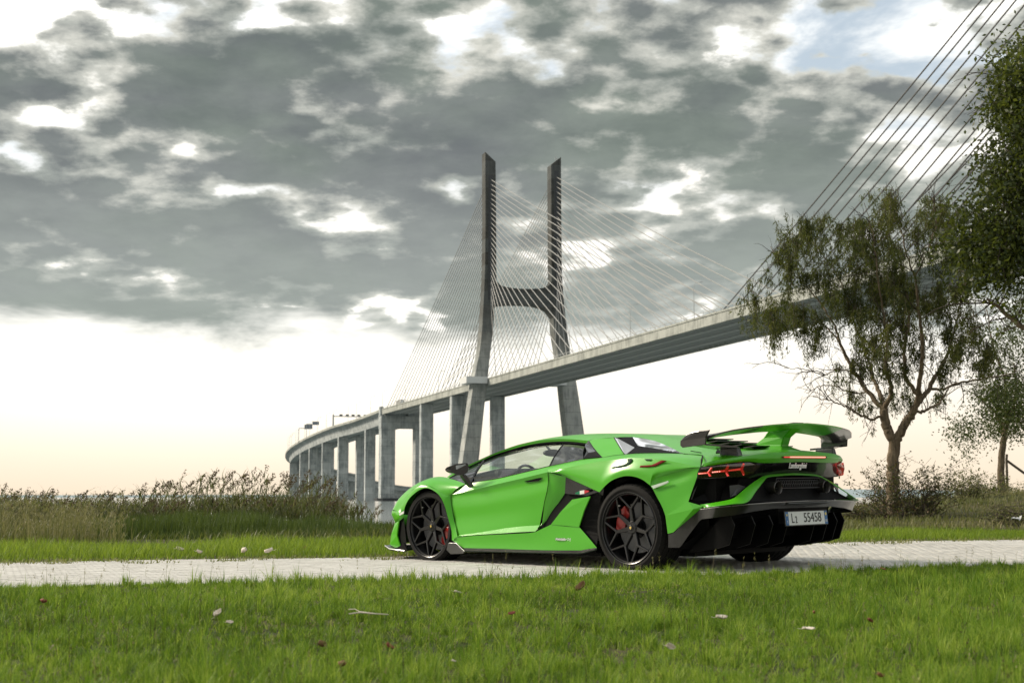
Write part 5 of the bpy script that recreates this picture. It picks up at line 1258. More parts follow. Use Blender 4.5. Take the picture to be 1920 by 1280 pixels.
# seed stalks along the path edge and through the lawn
M_stalk = leaf_mat('seed stalk', (.16, .19, .05), (.24, .22, .09), (.32, .27, .15), .3)
def stalks(n, x0, x1, y0, y1, keep, h0, h1, name, m, head=.035):
    X, Y = scatter(n, x0, x1, y0, y1, keep); n = len(X); h = rng.uniform(h0, h1, n)
    S1_ = blades(n, X, Y, gz(X, Y), h, np.full(n, .0028), rng.uniform(.02, .28, n), 3)
    Vt = S1_[0].reshape(n, 7, 3)[:, 6]; k = 9
    Xh = np.repeat(Vt[:, 0], k)+rng.normal(0, .004, n*k); Yh = np.repeat(Vt[:, 1], k)+rng.normal(0, .004, n*k); Zh = np.repeat(Vt[:, 2], k)-rng.uniform(0, head*2, n*k)
    S2_ = blades(n*k, Xh, Yh, Zh, np.full(n*k, head*.5), np.full(n*k, .0035), rng.uniform(.2, .9, n*k), 2, rng.uniform(.5, 1, n*k))
    return grass_obj(name, [S1_, S2_], m)
stalks(420, -4.5, 5.5, 9.0, 14, lambda X, Y: (Y < pn(X)+.02) & (Y > pn(X)-1.4), .10, .24, 'seed_stalks', M_stalk)
stalks(260, -3.5, 3.5, 3.6, 10, lambda X, Y: (Y < pn(X)) & (np.abs(X) < .36*Y), .06, .15, 'seed_stalks', M_stalk, .02)

M_dstalk = leaf_mat('dark flower stalk', (.035, .045, .018), (.06, .06, .025), (.10, .08, .04), .2)
stalks(330, -3.2, 3.2, 3.8, 8.5, lambda X, Y: (np.abs(X) < .36*Y), .09, .17, 'flower_stalks', M_dstalk, .02)

# verge behind the path: bright short grass, weeds spilling over the pavers
sets = []
X, Y = scatter(150000, -9.5, 12.5, 14, 24, lambda X, Y: (Y > pf(X)-.12+.35*(vnoise(X, Y, .45, 5)-.45)) & (Y < pf(X)+4.2) & (np.abs(X) < .38*Y+.5)); n = len(X); v = vnoise(X, Y, .8, 6)
left = X < 1.5; hh = np.where(left, .15, .10)*(.35+1.0*v)*rng.uniform(.5, 1.3, n)*np.clip((Y-pf(X))*2.2+.25, .15, 1)
sets.append(blades(n, X, Y, gz(X, Y)-.004, hh, .008*rng.uniform(.7, 1.3, n), rng.uniform(.1, .9, n), 3, np.clip(.55*rng.random(n)+.25*v, 0, 1)))
grass_obj('verge', sets, M_grass2)
M_rough0 = leaf_mat('trodden weeds', (.05, .075, .015), (.15, .17, .045), (.36, .32, .16), .35)
# weeds in the outer joints of the path
X, Y = scatter(60000, -6.5, 9, 13, 21, lambda X, Y: (Y > pf(X)-1.0) & (Y < pf(X)+.1) & (vnoise(X, Y, .45, 8)*.6+vnoise(X, Y, .15, 18)*.4+.35*(Y-pf(X)) > .36)); n = len(X)
grass_obj('joint_weeds', [blades(n, X, Y, gz(X, Y), rng.uniform(.015, .06, n), np.full(n, .011), rng.uniform(.4, 1.3, n), 2, rng.uniform(.1, 1, n))], M_rough0)
# rough grass on the far bank, drier to the right
M_rough = leaf_mat('rough bank grass', (.045, .075, .020), (.115, .13, .040), (.30, .26, .14), .35)
X, Y = scatter(150000, -16, 26, 19, 56, lambda X, Y: (Y > pf(X)+3.6) & (np.abs(X) < .38*Y+1) & ((X > -1+.12*(Y-20)) | (Y < 27)) & (Y < 50+.2*X) & (vnoise(X, Y, 1.1, 17)+rng.random(len(X))*.6 > .42)); n = len(X); v = vnoise(X, Y, 1.6, 7)
right = np.clip((X-2)/5, 0, 1)
grass_obj('bank_grass', [blades(n, X, Y, gz(X, Y)-.01, (.08+.14*v)*rng.uniform(.4, 1.3, n), .020*rng.uniform(.6, 1.3, n), rng.uniform(.1, .8, n), 3, np.clip(.4*rng.random(n)+.3*v+.42*right*vnoise(X, Y, 2.6, 9)*2*.8, 0, 1))], M_rough)

# ============================================================ trees
def m_bark(t):
    c = objc(t); mp = t.n('ShaderNodeMapping', {'Vector': c, 'Scale': (9, 9, 2.2)}).outputs[0]; a = tx(t, mp, 1.5, 6, .7, .6)
    return t.ramp(a, [(.3, (.060, .046, .032)), (.52, (.20, .155, .105)), (.72, (.36, .29, .20))]), a, None
M_bark = mat_n('furrowed bark', m_bark, .9, .2, .9); M_twig = mat('thin twigs', (.055, .042, .030), .85)
M_willow = leaf_mat('willow leaves', (.020, .032, .008), (.060, .076, .016), (.17, .16, .034), .4)
M_dense = leaf_mat('dense evergreen leaves', (.012, .022, .005), (.038, .058, .011), (.15, .17, .024), .35, .45)
M_light = leaf_mat('light green leaves', (.025, .045, .012), (.055, .080, .020), (.13, .14, .04), .3)

def limb_path(pts, Y0_, dY=0., jit=.05):
    P = [W(a, b, Y=Y0_+dY*i/(max(1, len(pts)-1))) for i, (a, b) in enumerate(pts)]; P = catmull(P, max(6, len(pts)*4))
    P[1:-1] += rng.normal(0, jit*.35, P[1:-1].shape); return P
def leaves(P, size, asp=.35, down=.0, spread=1., tint=None):
    """small pointed leaves, one quad each, at points P"""
    n = len(P); a = rng.normal(0, 1, (n, 3)); a[:, 2] -= down*2.2; a /= np.linalg.norm(a, axis=1)[:, None]
    b = np.cross(a, rng.normal(0, 1, (n, 3))); b /= np.linalg.norm(b, axis=1)[:, None]
    s = (size*rng.uniform(.6, 1.35, n))[:, None]
    V = np.stack([P, P+a*s*.5+b*s*asp*.5, P+a*s, P+a*s*.5-b*s*asp*.5], 1).reshape(-1, 3)
    return V, (np.arange(n)*4)[:, None]+np.array([[0, 1, 2, 3]]), np.repeat(tint if tint is not None else rng.random(n), 4)
def leaf_obj(name, V, Fq, T_, m, parent): 
    o = raw_mesh(name, V, Fq, m, {'tint': T_}, parent=parent)
    o.matrix_parent_inverse = Matrix.Translation(-Vector(parent.location)); return o
def put(o, parent): o.parent = parent; o.matrix_parent_inverse = Matrix.Translation(-Vector(parent.location)); return o

def branchlets(path, n, ln, r, out, gen=2, up=.3, jit=.35):
    """side shoots from a limb; collects (path, radius)"""
    for k in range(n):
        i = int(rng.uniform(.25, 1)*(len(path)-1)); p = path[i]; d = path[min(i+1, len(path)-1)]-path[max(i-1, 0)]; d = d/(np.linalg.norm(d)+1e-9)
        v = d*.5+rng.normal(0, .55, 3)+np.array([0, 0, up]); v /= np.linalg.norm(v); L_ = ln*rng.uniform(.5, 1.3); Q = [p]
        for s in range(5):
            v = v+rng.normal(0, jit*.5, 3); v[2] -= .06*s*(1-up); v /= np.linalg.norm(v); Q.append(Q[-1]+v*L_/5)
        Q = np.array(Q); out.append((Q, r*rng.uniform(.6, 1.2)))
        if gen > 1: branchlets(Q, 3, ln*.55, r*.55, out, gen-1, up, jit)

# ---- the drooping willow-like tree right of the car: limbs traced, shoots grown ----------------------------
YW = 31.0
base = W(1675, 984, Y=YW); willow = tag(empty('willow_tree', tuple(base)), 'tall forked tree with thin drooping olive foliage standing just right of the car', 'tree')
TS = .78
limbs = [  # (points, start radius, end radius, depth drift)
    ([(1676, 990), (1675, 960), (1675, 920), (1674, 880), (1676, 845), (1677, 826)], .185, .155, 0),
    ([(1677, 828), (1668, 812), (1661, 795), (1658, 778), (1657, 764)], .135, .11, .1),
    ([(1679, 828), (1690, 808), (1699, 792), (1708, 778), (1716, 762)], .125, .10, -.2),
    ([(1657, 766), (1642, 752), (1628, 735), (1612, 712), (1598, 690), (1586, 668), (1574, 640), (1566, 610)], .075, .03, .9),
    ([(1657, 766), (1654, 748), (1646, 728), (1636, 706), (1630, 680), (1618, 650)], .070, .03, 1.4),
    ([(1658, 766), (1668, 745), (1670, 722), (1660, 690), (1664, 650), (1660, 610), (1652, 560)], .070, .02, -.9),
    ([(1716, 762), (1722, 740), (1724, 715), (1728, 690), (1730, 660), (1728, 620), (1722, 570), (1715, 520), (1700, 480)], .075, .02, -.7),
    ([(1716, 762), (1730, 745), (1742, 728), (1752, 708), (1764, 690), (1775, 665), (1786, 635), (1792, 610)], .075, .025, 1.1),
    ([(1712, 770), (1726, 772), (1742, 765), (1757, 760), (1768, 745), (1778, 728)], .045, .02, .8),
    ([(1722, 740), (1706, 720), (1695, 690), (1698, 640), (1704, 590), (1698, 540), (1690, 500)], .060, .02, .2),
    ([(1745, 728), (1765, 730), (1785, 722), (1808, 716), (1835, 712), (1862, 706), (1900, 700)], .040, .015, 1.4),
    ([(1660, 780), (1648, 781), (1635, 787), (1622, 781), (1605, 774), (1588, 762), (1566, 755), (1542, 748), (1524, 743)], .038, .010, -.5),
    ([(1622, 736), (1600, 736), (1580, 730), (1558, 722), (1536, 724), (1512, 737)], .024, .008, .9),
    ([(1600, 698), (1585, 694), (1566, 692), (1552, 702), (1530, 698), (1508, 692), (1470, 690)], .022, .006, .4),
    ([(1574, 640), (1560, 625), (1548, 612), (1530, 600), (1500, 592), (1462, 590)], .028, .010, .9),
    ([(1566, 610), (1540, 570), (1510, 535), (1480, 505), (1455, 480), (1445, 462)], .028, .008, .5),
    ([(1618, 650), (1600, 600), (1585, 550), (1560, 500), (1520, 450), (1500, 420)], .030, .008, .3),
    ([(1652, 560), (1645, 510), (1640, 460), (1632, 420), (1620, 380)], .022, .006, -.4),
    ([(1700, 480), (1690, 430), (1680, 390), (1685, 355)], .022, .006, 0),
    ([(1715, 520), (1740, 470), (1755, 420), (1748, 370)], .022, .006, -.5),
    ([(1792, 610), (1800, 570), (1810, 530), (1800, 480)], .024, .008, .5),
    ([(1786, 635), (1810, 640), (1835, 650), (1855, 670)], .020, .008, .5),
]
LPs = []
for k, (pts_, r0, r1, dy) in enumerate(limbs):
    y0 = YW
    if k > 2: # start on the nearest earlier limb
        best = None
        for (Pp, _) in LPs:
            w = Pp; q = np.stack([960+F*w[:, 0]/(cp_*w[:, 1]+sp_*(w[:, 2]-H)), 640-F*(-sp_*w[:, 1]+cp_*(w[:, 2]-H))/(cp_*w[:, 1]+sp_*(w[:, 2]-H))], 1)
            d = np.hypot(q[:, 0]-pts_[0][0], q[:, 1]-pts_[0][1]); i = int(d.argmin())
            if best is None or d[i] < best[0]: best = (d[i], Pp[i][1])
        y0 = best[1]
    P = limb_path(pts_, y0, dy, .03)
    LPs.append((P, 1)); rr_ = np.linspace(r0, r1, len(P))*TS
    if k == 0: rr_ = rr_*(1+.5*np.exp(-np.arange(len(P))/2.2)); 
    mb = MB(); mb.tube(P, rr_*(1+rng.normal(0, .02, len(P))), 12 if k < 3 else 8); put(mb.build('trunk' if k < 3 else 'limb', M_bark, smooth=60), willow)
shoots = []
for k, (P, _) in enumerate(LPs):
    if k > 2: branchlets(P, 9 if k not in (11, 12, 13) else 7, .75, .011, shoots, 2 if k not in (11, 12, 13) else 2, .35)
# crown as traced masses: centre, radii in px, weight
WM = [(1490, 480, 42, 75, 1.1), (1530, 440, 40, 55, 1.1), (1420, 560, 50, 48, .7), (1480, 590, 60, 50, 1.0), (1400, 590, 28, 50, .5), (1560, 520, 50, 70, .9), (1600, 430, 50, 65, .9), (1640, 385, 40, 40, .8), (1650, 470, 60, 70, 1.2), (1700, 420, 45, 70, 1.0), (1750, 400, 40, 60, .9),
      (1780, 450, 45, 70, 1.0), (1620, 560, 60, 60, 1.1), (1700, 560, 60, 70, 1.2), (1780, 560, 50, 60, 1.0), (1560, 610, 55, 45, 1.0), (1640, 640, 60, 50, 1.0), (1720, 650, 50, 60, .9), (1512, 660, 12, 38, .35), (1590, 690, 45, 45, .55), (1650, 700, 50, 50, .6), (1700, 720, 45, 45, .5), (1760, 680, 35, 50, .5), (1810, 650, 30, 60, .8), (1845, 680, 26, 50, .8), (1755, 770, 22, 24, .3), (1800, 600, 45, 50, .7), (1620, 740, 26, 30, .25), (1470, 640, 40, 22, .35), (1440, 520, 26, 40, .35)]
ks = W(960, 640, Y=YW); pxm = YW/F
strands_V = []; SP = []
for (cx, cy, rx, ry, w) in WM:
    for _ in range(int(w*rx*ry*.0043*rng.uniform(.6, 1.4)+.5)):
        a = rng.normal(0, .52, 2)
        if np.hypot(*a) > 1.15: continue
        p = W(cx+a[0]*rx, cy+a[1]*ry-8, Y=YW+rng.normal(0, 1.0)); m_ = int(rng.integers(6, 22)); sg = rng.uniform(.04, .12)
        for q in range(m_): SP.append(p+rng.normal(0, 1, 3)*[sg, sg, sg*.8])
SP = np.array(SP); ns = len(SP); L_ = rng.uniform(.12, .55, ns)*rng.choice([.7, 1., 1.35], ns); K = 26; print('strands', ns)
f = rng.random((ns, K)); drift = rng.normal(0, .09, (ns, 1, 2))
LP = np.repeat(SP[:, None, :], K, 1); LP[..., 2] -= f*L_[:, None]; LP[..., :2] += drift*np.sqrt(f)[..., None]+rng.normal(0, .020, (ns, K, 2))
LP = LP.reshape(-1, 3); tn = np.clip(np.repeat(.55*rng.random(ns)+.35*vnoise(SP[:, 0], SP[:, 2], 1.1, 5), K)+rng.normal(0, .12, ns*K), 0, 1)
V, Fq, T_ = leaves(LP, .082, .19, down=.8, tint=tn); leaf_obj('crown', V, Fq, T_, M_willow, willow)
mb = MB()
for Q, r_ in shoots: mb.tube(Q, np.linspace(r_, r_*.35, len(Q)), 4, caps=False)
for q in range(0, ns, 2): mb.tube(np.array([SP[q]+[0, 0, .08], SP[q]+[drift[q, 0, 0]*.6, drift[q, 0, 1]*.6, -L_[q]*.5], SP[q]+[drift[q, 0, 0], drift[q, 0, 1], -L_[q]]]), .0035, 3, caps=False)
o = put(mb.build('twigs', M_twig), willow); o['kind'] = 'stuff'

# ---- generic leafy tree from traced masses --------------------------------------------------------------------
def tree(name, label, bpx, Y, trunk, masses, m, lsize, dens, depth, r0, thr=.36, seed=3, asp=.5, bn=8):
    b = W(bpx[0], bpx[1], Y=Y); o = tag(empty(name, tuple(b)), label, 'tree', None)
    P0s = []
    for k, (pts_, ra, rb, dy) in enumerate(trunk):
        P = limb_path(pts_, Y, dy, .03); P0s.append(P); mb = MB(); mb.tube(P, np.linspace(ra, rb, len(P)), 10); put(mb.build('trunk' if k == 0 else 'limb', M_bark, smooth=60), o)
    pts = []
    for (cx, cy, rx, ry, w) in masses:
        n = int(w*rx*ry*dens); a = rng.uniform(-1, 1, (n, 3)); a = a[np.linalg.norm(a, axis=1) < 1.0]
        for q in a: pts.append(W(cx+q[0]*rx, cy+q[1]*ry, Y=Y+q[2]*depth))
    pts = np.array(pts); g = vnoise(pts[:, 0]+pts[:, 1]*.6, pts[:, 2]-pts[:, 1]*.3, .42*Y/30, seed)*.6+vnoise(pts[:, 0]-pts[:, 1], pts[:, 2], .17*Y/30, seed+1)*.4; pts = pts[g > thr]
    K = 18; n = len(pts); C0 = np.repeat(pts, K, 0)+rng.normal(0, lsize*2.0, (n*K, 3)); tn = np.clip(np.repeat(.5*rng.random(n)+.35*vnoise(pts[:, 0], pts[:, 2], 1.3, 5), K)+rng.normal(0, .12, n*K), 0, 1)
    V, Fq, T_ = leaves(C0, lsize, asp, .15, tint=tn); leaf_obj('crown', V, Fq, T_, m, o)
    sh = []
    for P in P0s[1:] or P0s: branchlets(P, bn, 1.2*Y/30, .016, sh, 2, .4)
    mb = MB()
    for Q, r_ in sh: mb.tube(Q, np.linspace(r_, r_*.3, len(Q)), 4, caps=False)
    for q in range(0, n, 5): 
        mb.tube(np.array([pts[q]+rng.normal(0, .12, 3), pts[q], pts[q]+rng.normal(0, .12, 3)]), .005, 3, caps=False)
    t_ = put(mb.build('twigs', M_twig), o); t_['kind'] = 'stuff'; return o
tree('evergreen_tree', 'large dark dense tree filling the upper right corner above the bridge deck', (1985, 1000), 27.,
     [([(1985, 1010), (1982, 900), (1978, 800), (1985, 700), (1990, 600), (1985, 480), (1975, 330), (1970, 200)], .22, .08, 0),
      ([(1986, 700), (1950, 640), (1900, 600), (1850, 560)], .08, .02, .5), ([(1988, 560), (1940, 500), (1900, 450), (1860, 430)], .07, .02, -.5), ([(1980, 420), (1930, 340), (1890, 280)], .06, .02, .3), ([(1978, 300), (1930, 220), (1890, 150)], .05, .02, .3)],
     [(1895, 150, 30, 60, 1.3), (1925, 130, 55, 60, 1.2), (1882, 215, 30, 38, 1.0), (1922, 235, 45, 50, 1.3), (1888, 320, 48, 50, 1.3), (1935, 330, 55, 60, 1.3), (1868, 395, 42, 50, 1.2), (1915, 430, 55, 60, 1.3), (1845, 465, 46, 44, 1.0), (1895, 510, 52, 42, 1.1), (1805, 455, 34, 40, .6), (1795, 400, 22, 30, .35), (1900, 565, 40, 26, .5), (1825, 520, 36, 28, .6), (1960, 250, 50, 150, 1.2), (1975, 430, 60, 110, 1.2), (1990, 200, 60, 140, 1.1), (1858, 275, 16, 20, .4)],
     M_dense, .098, .15, 1.2, .2, thr=.56, bn=16)
tree('small_tree', 'slender tree with loose light green crown right of the forked tree', (1878, 950), 46.,
     [([(1879, 955), (1878, 920), (1877, 880), (1880, 840), (1884, 810), (1890, 770)], .125, .085, 0), ([(1882, 815), (1870, 780), (1850, 760), (1830, 740)], .05, .02, .5), ([(1886, 800), (1900, 760), (1905, 720), (1900, 680)], .05, .02, -.5), ([(1889, 790), (1920, 790), (1950, 780)], .04, .02, .3), ([(1895, 760), (1880, 700), (1860, 640), (1850, 580)], .04, .015, .4)],
     [(1850, 760, 40, 30, .9), (1810, 810, 36, 30, .8), (1830, 840, 34, 20, .45), (1870, 720, 50, 36, .8), (1905, 740, 50, 50, 1.0), (1920, 790, 50, 34, .9), (1880, 800, 40, 26, .9), (1900, 660, 50, 50, .5), (1860, 650, 36, 50, .5), (1915, 600, 40, 50, .5), (1780, 860, 14, 10, .2), (1850, 810, 36, 26, .8)],
     M_light, .085, .20, 2.2, .12, thr=.45, seed=9)
# ---- shrubs at the foot of the trees -------------------------------------------------------------------------------
M_shrub = leaf_mat('reddish shrub leaves', (.035, .045, .018), (.075, .085, .032), (.17, .10, .055), .3)
def shrub(name, label, bx, by, Y, wpx, hpx, n, m, ls, seed):
    """upright shrub: a fan of wands with leaves along them"""
    b = W(bx, by, Y=Y); b[2] = float(gz(b[0], b[1])); o = tag(empty(name, tuple(b)), label, 'shrub'); mb = MB(); LPp = []
    k = Y/F
    for i in range(n):
        x = rng.normal(0, .42)*wpx*k; h = hpx*k*rng.uniform(.45, 1.05)*(1-.35*abs(x/(wpx*k+1e-6))); P = [b+np.array([x*.45, rng.normal(0, .3), 0])]; d = np.array([x*.5+rng.normal(0, .12), rng.normal(0, .2), h])
        for s in range(1, 8): P.append(P[0]+d*(s/7)+np.array([rng.normal(0, .035), rng.normal(0, .03), 0])*s**.8)
        P = np.array(P); mb.tube(P, np.linspace(.010, .003, 8), 3, caps=False)
        nl = int(34*rng.uniform(.6, 1.2)); t_ = rng.uniform(.12, 1, nl); q = np.stack([np.interp(t_*7, np.arange(8), P[:, c]) for c in range(3)], 1)+rng.normal(0, .045, (nl, 3)); LPp.append(q)
    q = np.vstack(LPp); V, Fq, T_ = leaves(q, ls, .5, .0); leaf_obj('foliage', V, Fq, T_, m, o); t_ = put(mb.build('stems', M_twig), o); t_['kind'] = 'stuff'; return o
shrub('shrub', 'wide reddish green shrub growing round the foot of the forked tree', 1712, 985, 30.6, 150, 118, 90, M_shrub, .060, 1)
shrub('shrub', 'tall wispy shrub immediately left of the forked trunk', 1652, 975, 31.5, 60, 112, 26, M_shrub, .050, 2)
shrub('shrub', 'low shrub between the rear of the car and the forked tree', 1625, 970, 30, 90, 48, 40, M_shrub, .055, 3)
shrub('shrub', 'low olive shrub on the mound between the two trees', 1815, 975, 36, 130, 62, 50, M_rough, .06, 4)
shrub('shrub', 'pale dry shrub on the crest left of the small trunk', 1855, 952, 44, 110, 46, 50, M_rough, .07, 5)
shrub('shrub', 'dull green shrub at the foot of the small tree', 1893, 1000, 27, 60, 40, 40, M_rough, .04, 6)
# ---- reeds between the lawn and the water ------------------------------------------------------------------------------
M_reed = leaf_mat('reed leaves', (.030, .044, .018), (.080, .100, .038), (.22, .20, .11), .35)
M_plume = leaf_mat('reed plumes', (.035, .018, .014), (.085, .048, .038), (.19, .13, .10), .25, .8)
M_rush = leaf_mat('dark green rushes', (.014, .036, .008), (.036, .075, .014), (.10, .15, .035), .3)
def top_px(x):  # height of the reed bed along the picture, px
    return np.interp(x, [-100, 0, 100, 200, 300, 350, 400, 470, 540, 600, 650, 700, 740, 780, 900], [928, 926, 934, 936, 924, 905, 900, 904, 908, 912, 925, 945, 950, 965, 975])
def stems(n, x0, x1, y0, y1, fn_top, extra, wid, K, leafl, m, pl_frac, name, pl_size=.17):
    X = rng.uniform(x0, x1, n); Y = rng.uniform(y0, y1, n); px_ = 960+F*X/Y*.99
    k = (px_ > -140) & (px_ < 750) & (rng.random(n) < np.interp(px_, [600, 660, 750], [1, .55, .18])); X, Y, px_ = X[k], Y[k], px_[k]; n = len(X)
    tp = fn_top(px_, X, Y)+extra(n); zt = H+(931-tp)*Y/F; h = zt-gz(X, Y); sel = h > .25; X, Y, h = X[sel], Y[sel], h[sel]; n = len(X)
    V, Fq, T_, hh = blades(n, X, Y, gz(X, Y), h, np.full(n, wid), np.abs(rng.normal(.12, .10, n)), 4)
    mid_ = V.reshape(n, 9, 3); tips = mid_[:, 8]
    f = rng.uniform(.25, .97, (n, K)); seg = np.minimum((f*4).astype(int), 3); fr = f*4-seg; ii = np.arange(n)[:, None]
    base_ = (mid_[ii, seg*2]*(1-fr[..., None])+mid_[ii, np.minimum(seg*2+2, 8)]*fr[..., None]).reshape(-1, 3); m_ = len(base_)
    S2 = blades(m_, base_[:, 0], base_[:, 1], base_[:, 2], rng.uniform(.4, 1, m_)*leafl, np.full(m_, .017), rng.uniform(.5, 1.7, m_), 3, np.clip(rng.normal(.5, .28, m_), 0, 1))
    grass_obj(name, [(V, Fq, T_*.8, hh), S2], m)
    pk = rng.random(n) < pl_frac; tp_ = tips[pk]; q = len(tp_); K = 34
    lean = np.abs(rng.normal(0, .05, (q, 1, 2)))*[1, .2]+np.array([.05, 0]); f = rng.random((q, K)); L2 = rng.uniform(.6, 1.3, (q, 1))*pl_size
    P = np.repeat(tp_[:, None], K, 1); P[..., 2] += (.5-f)*L2; P[..., :2] += rng.normal(0, .020, (q, K, 2))*(1.25-1.6*np.abs(f-.5))[..., None]+lean*(1-f)[..., None]
    V, Fq, T_ = leaves(P.reshape(-1, 3), .036, .5, .4, tint=np.clip(np.repeat(rng.random(q), K)*.6+rng.random(q*K)*.4, 0, 1)); raw_mesh('reed_plumes', V, Fq, M_plume, {'tint': T_}, kind='stuff')
low_top = lambda p, X, Y: np.interp(p, [-140, 0, 150, 280, 350, 450, 560, 640, 700, 765], [950, 950, 955, 958, 950, 944, 946, 952, 972, 990])
hi_top = lambda p, X, Y: np.interp(p, [-140, 0, 60, 150, 280, 340, 400, 470, 560, 620, 650, 700, 765], [922, 918, 926, 934, 926, 900, 893, 886, 893, 905, 925, 950, 965])
stems(3600, -15, .5, 25.5, 31, low_top, lambda n: rng.gamma(1.4, 11, n)-16, .013, 7, .30, M_reed, .28, 'reed_bed')
stems(950, -15, .5, 25.5, 33, hi_top, lambda n: rng.gamma(1.5, 19, n)-12, .012, 6, .34, M_reed, .9, 'reed_bed', .15)
# dark rushes in front of them
def rushes():
    n = 42000; X = rng.uniform(-11.5, .6, n); Y = rng.uniform(21.3, 25, n); px_ = 960+F*X/Y
    k = (px_ > -60) & (px_ < 775); X, Y, px_ = X[k], Y[k], px_[k]; n = len(X)
    tp = np.interp(px_, [-60, 0, 130, 200, 300, 450, 520, 600, 680, 740, 775], [980, 980, 984, 972, 964, 958, 958, 962, 968, 980, 995])+rng.gamma(1.4, 9, n)-10+26*(vnoise(X, Y, .45, 41)-.5)+26*(vnoise(X, Y*.3, 1.7, 43)-.5)+np.clip((180-px_)/60, 0, 2)*14*rng.random(n)
    h = np.clip(H+(931-tp)*Y/F-gz(X, Y), .05, 2)*np.clip((Y-21.1)/1.2, .25, 1)
    t = np.clip(.7*rng.random(n)+.3*vnoise(X, Y, .4, 42)+(px_ < 150)*.35, 0, 1)
    grass_obj('rushes', [blades(n, X, Y, gz(X, Y), h, np.full(n, .011), rng.uniform(.02, .30, n), 3, t)], M_rush)
rushes()
# dry grasses with pale heads on the left bank and on the crest at the right
def dry(n, x0, x1, y0, y1, px0, px1, h0, h1, name, m):
    X = rng.uniform(x0, x1, n); Y = rng.uniform(y0, y1, n); px_ = 960+F*X/Y; k = (px_ > px0) & (px_ < px1) & (rng.random(n) < np.clip((px1-px_)/120, 0, 1)) & (vnoise(X, Y, .8, 52) > .3); X, Y = X[k], Y[k]; n = len(X)
    h = rng.uniform(h0, h1, n)*(.5+vnoise(X, Y, .9, 51)); S1_ = blades(n, X, Y, gz(X, Y), h, np.full(n, .010), rng.uniform(.05, .5, n), 3, np.clip(rng.normal(.7, .2, n), 0, 1))
    tip = S1_[0].reshape(n, 7, 3)[:, 6]; K = 5; P = np.repeat(tip, K, 0)+rng.normal(0, .012, (n*K, 3)); S2_ = blades(n*K, P[:, 0], P[:, 1], P[:, 2]-.04, np.full(n*K, .05), np.full(n*K, .008), rng.uniform(.2, 1, n*K), 2, np.clip(rng.normal(.85, .1, n*K), 0, 1))
    grass_obj(name, [S1_, S2_], m)
dry(5200, -9.5, -4.6, 19.5, 24, -60, 260, .20, .55, 'dry_grass', M_rough)
dry(7000, 6, 22, 30, 50, 1640, 1990, .08, .28, 'dry_grass', M_rough)

# ============================================================ small things on the ground
M_leafA = mat_n('pale dry leaf', lambda t: (t.mix(tx(t, objc(t), 40, 4), (.55, .47, .38), (.78, .70, .60)), None, None), .7)
M_leafB = mat_n('brown dry leaf', lambda t: (t.mix(tx(t, objc(t), 40, 4), (.14, .075, .035), (.30, .18, .09)), None, None), .7)
M_leafC = mat_n('reddish dry leaf', lambda t: (t.mix(tx(t, objc(t), 40, 4), (.20, .045, .035), (.32, .12, .08)), None, None), .7)
def dry_leaf(m, size, curl, seed):
    r_ = np.random.default_rng(seed); G = []; n = 9
    for i in range(n):
        u = i/(n-1); w = size*.42*math.sin(math.pi*min(1, u*.92+.06))**.75*(1+r_.normal(0, .10)); row = []
        for j in range(5):
            v = (j-2)/2; row.append((size*(u-.5), v*w*(1-.35*curl*abs(v)), size*(.10+curl*(.35*v*v+.5*(u-.5)**2))+r_.normal(0, .015)*size))
        G.append(row)
    mb = MB(); mb.grid(G); blade = mb; o = blade.build('leaf_blade', m, smooth=60); md = o.modifiers.new('t', 'SOLIDIFY'); md.thickness = .0012
    s = MB(); s.tube([(-size*.5, 0, size*(.10+curl*.12)), (-size*.7, size*.04, size*.12), (-size*.86, size*.10, size*.16)], .0012*size/.06, 5); p = s.build('leaf_stalk', m)
    return o, p
def leaf_at(px_, py_, Y, z, m, size, curl, rot, label, seed):
    p = W(px_, py_, Y=Y); o = empty('dry_leaf', tuple(p)); a, b = dry_leaf(m, size, curl, seed); a.parent = o; b.parent = o; o.rotation_euler = rot; tag(o, label, 'leaf', 'dry leaves fallen on the grass'); return o
def Yg(py_, z=.05): return (H-z)/((py_-931)/F)*1.0
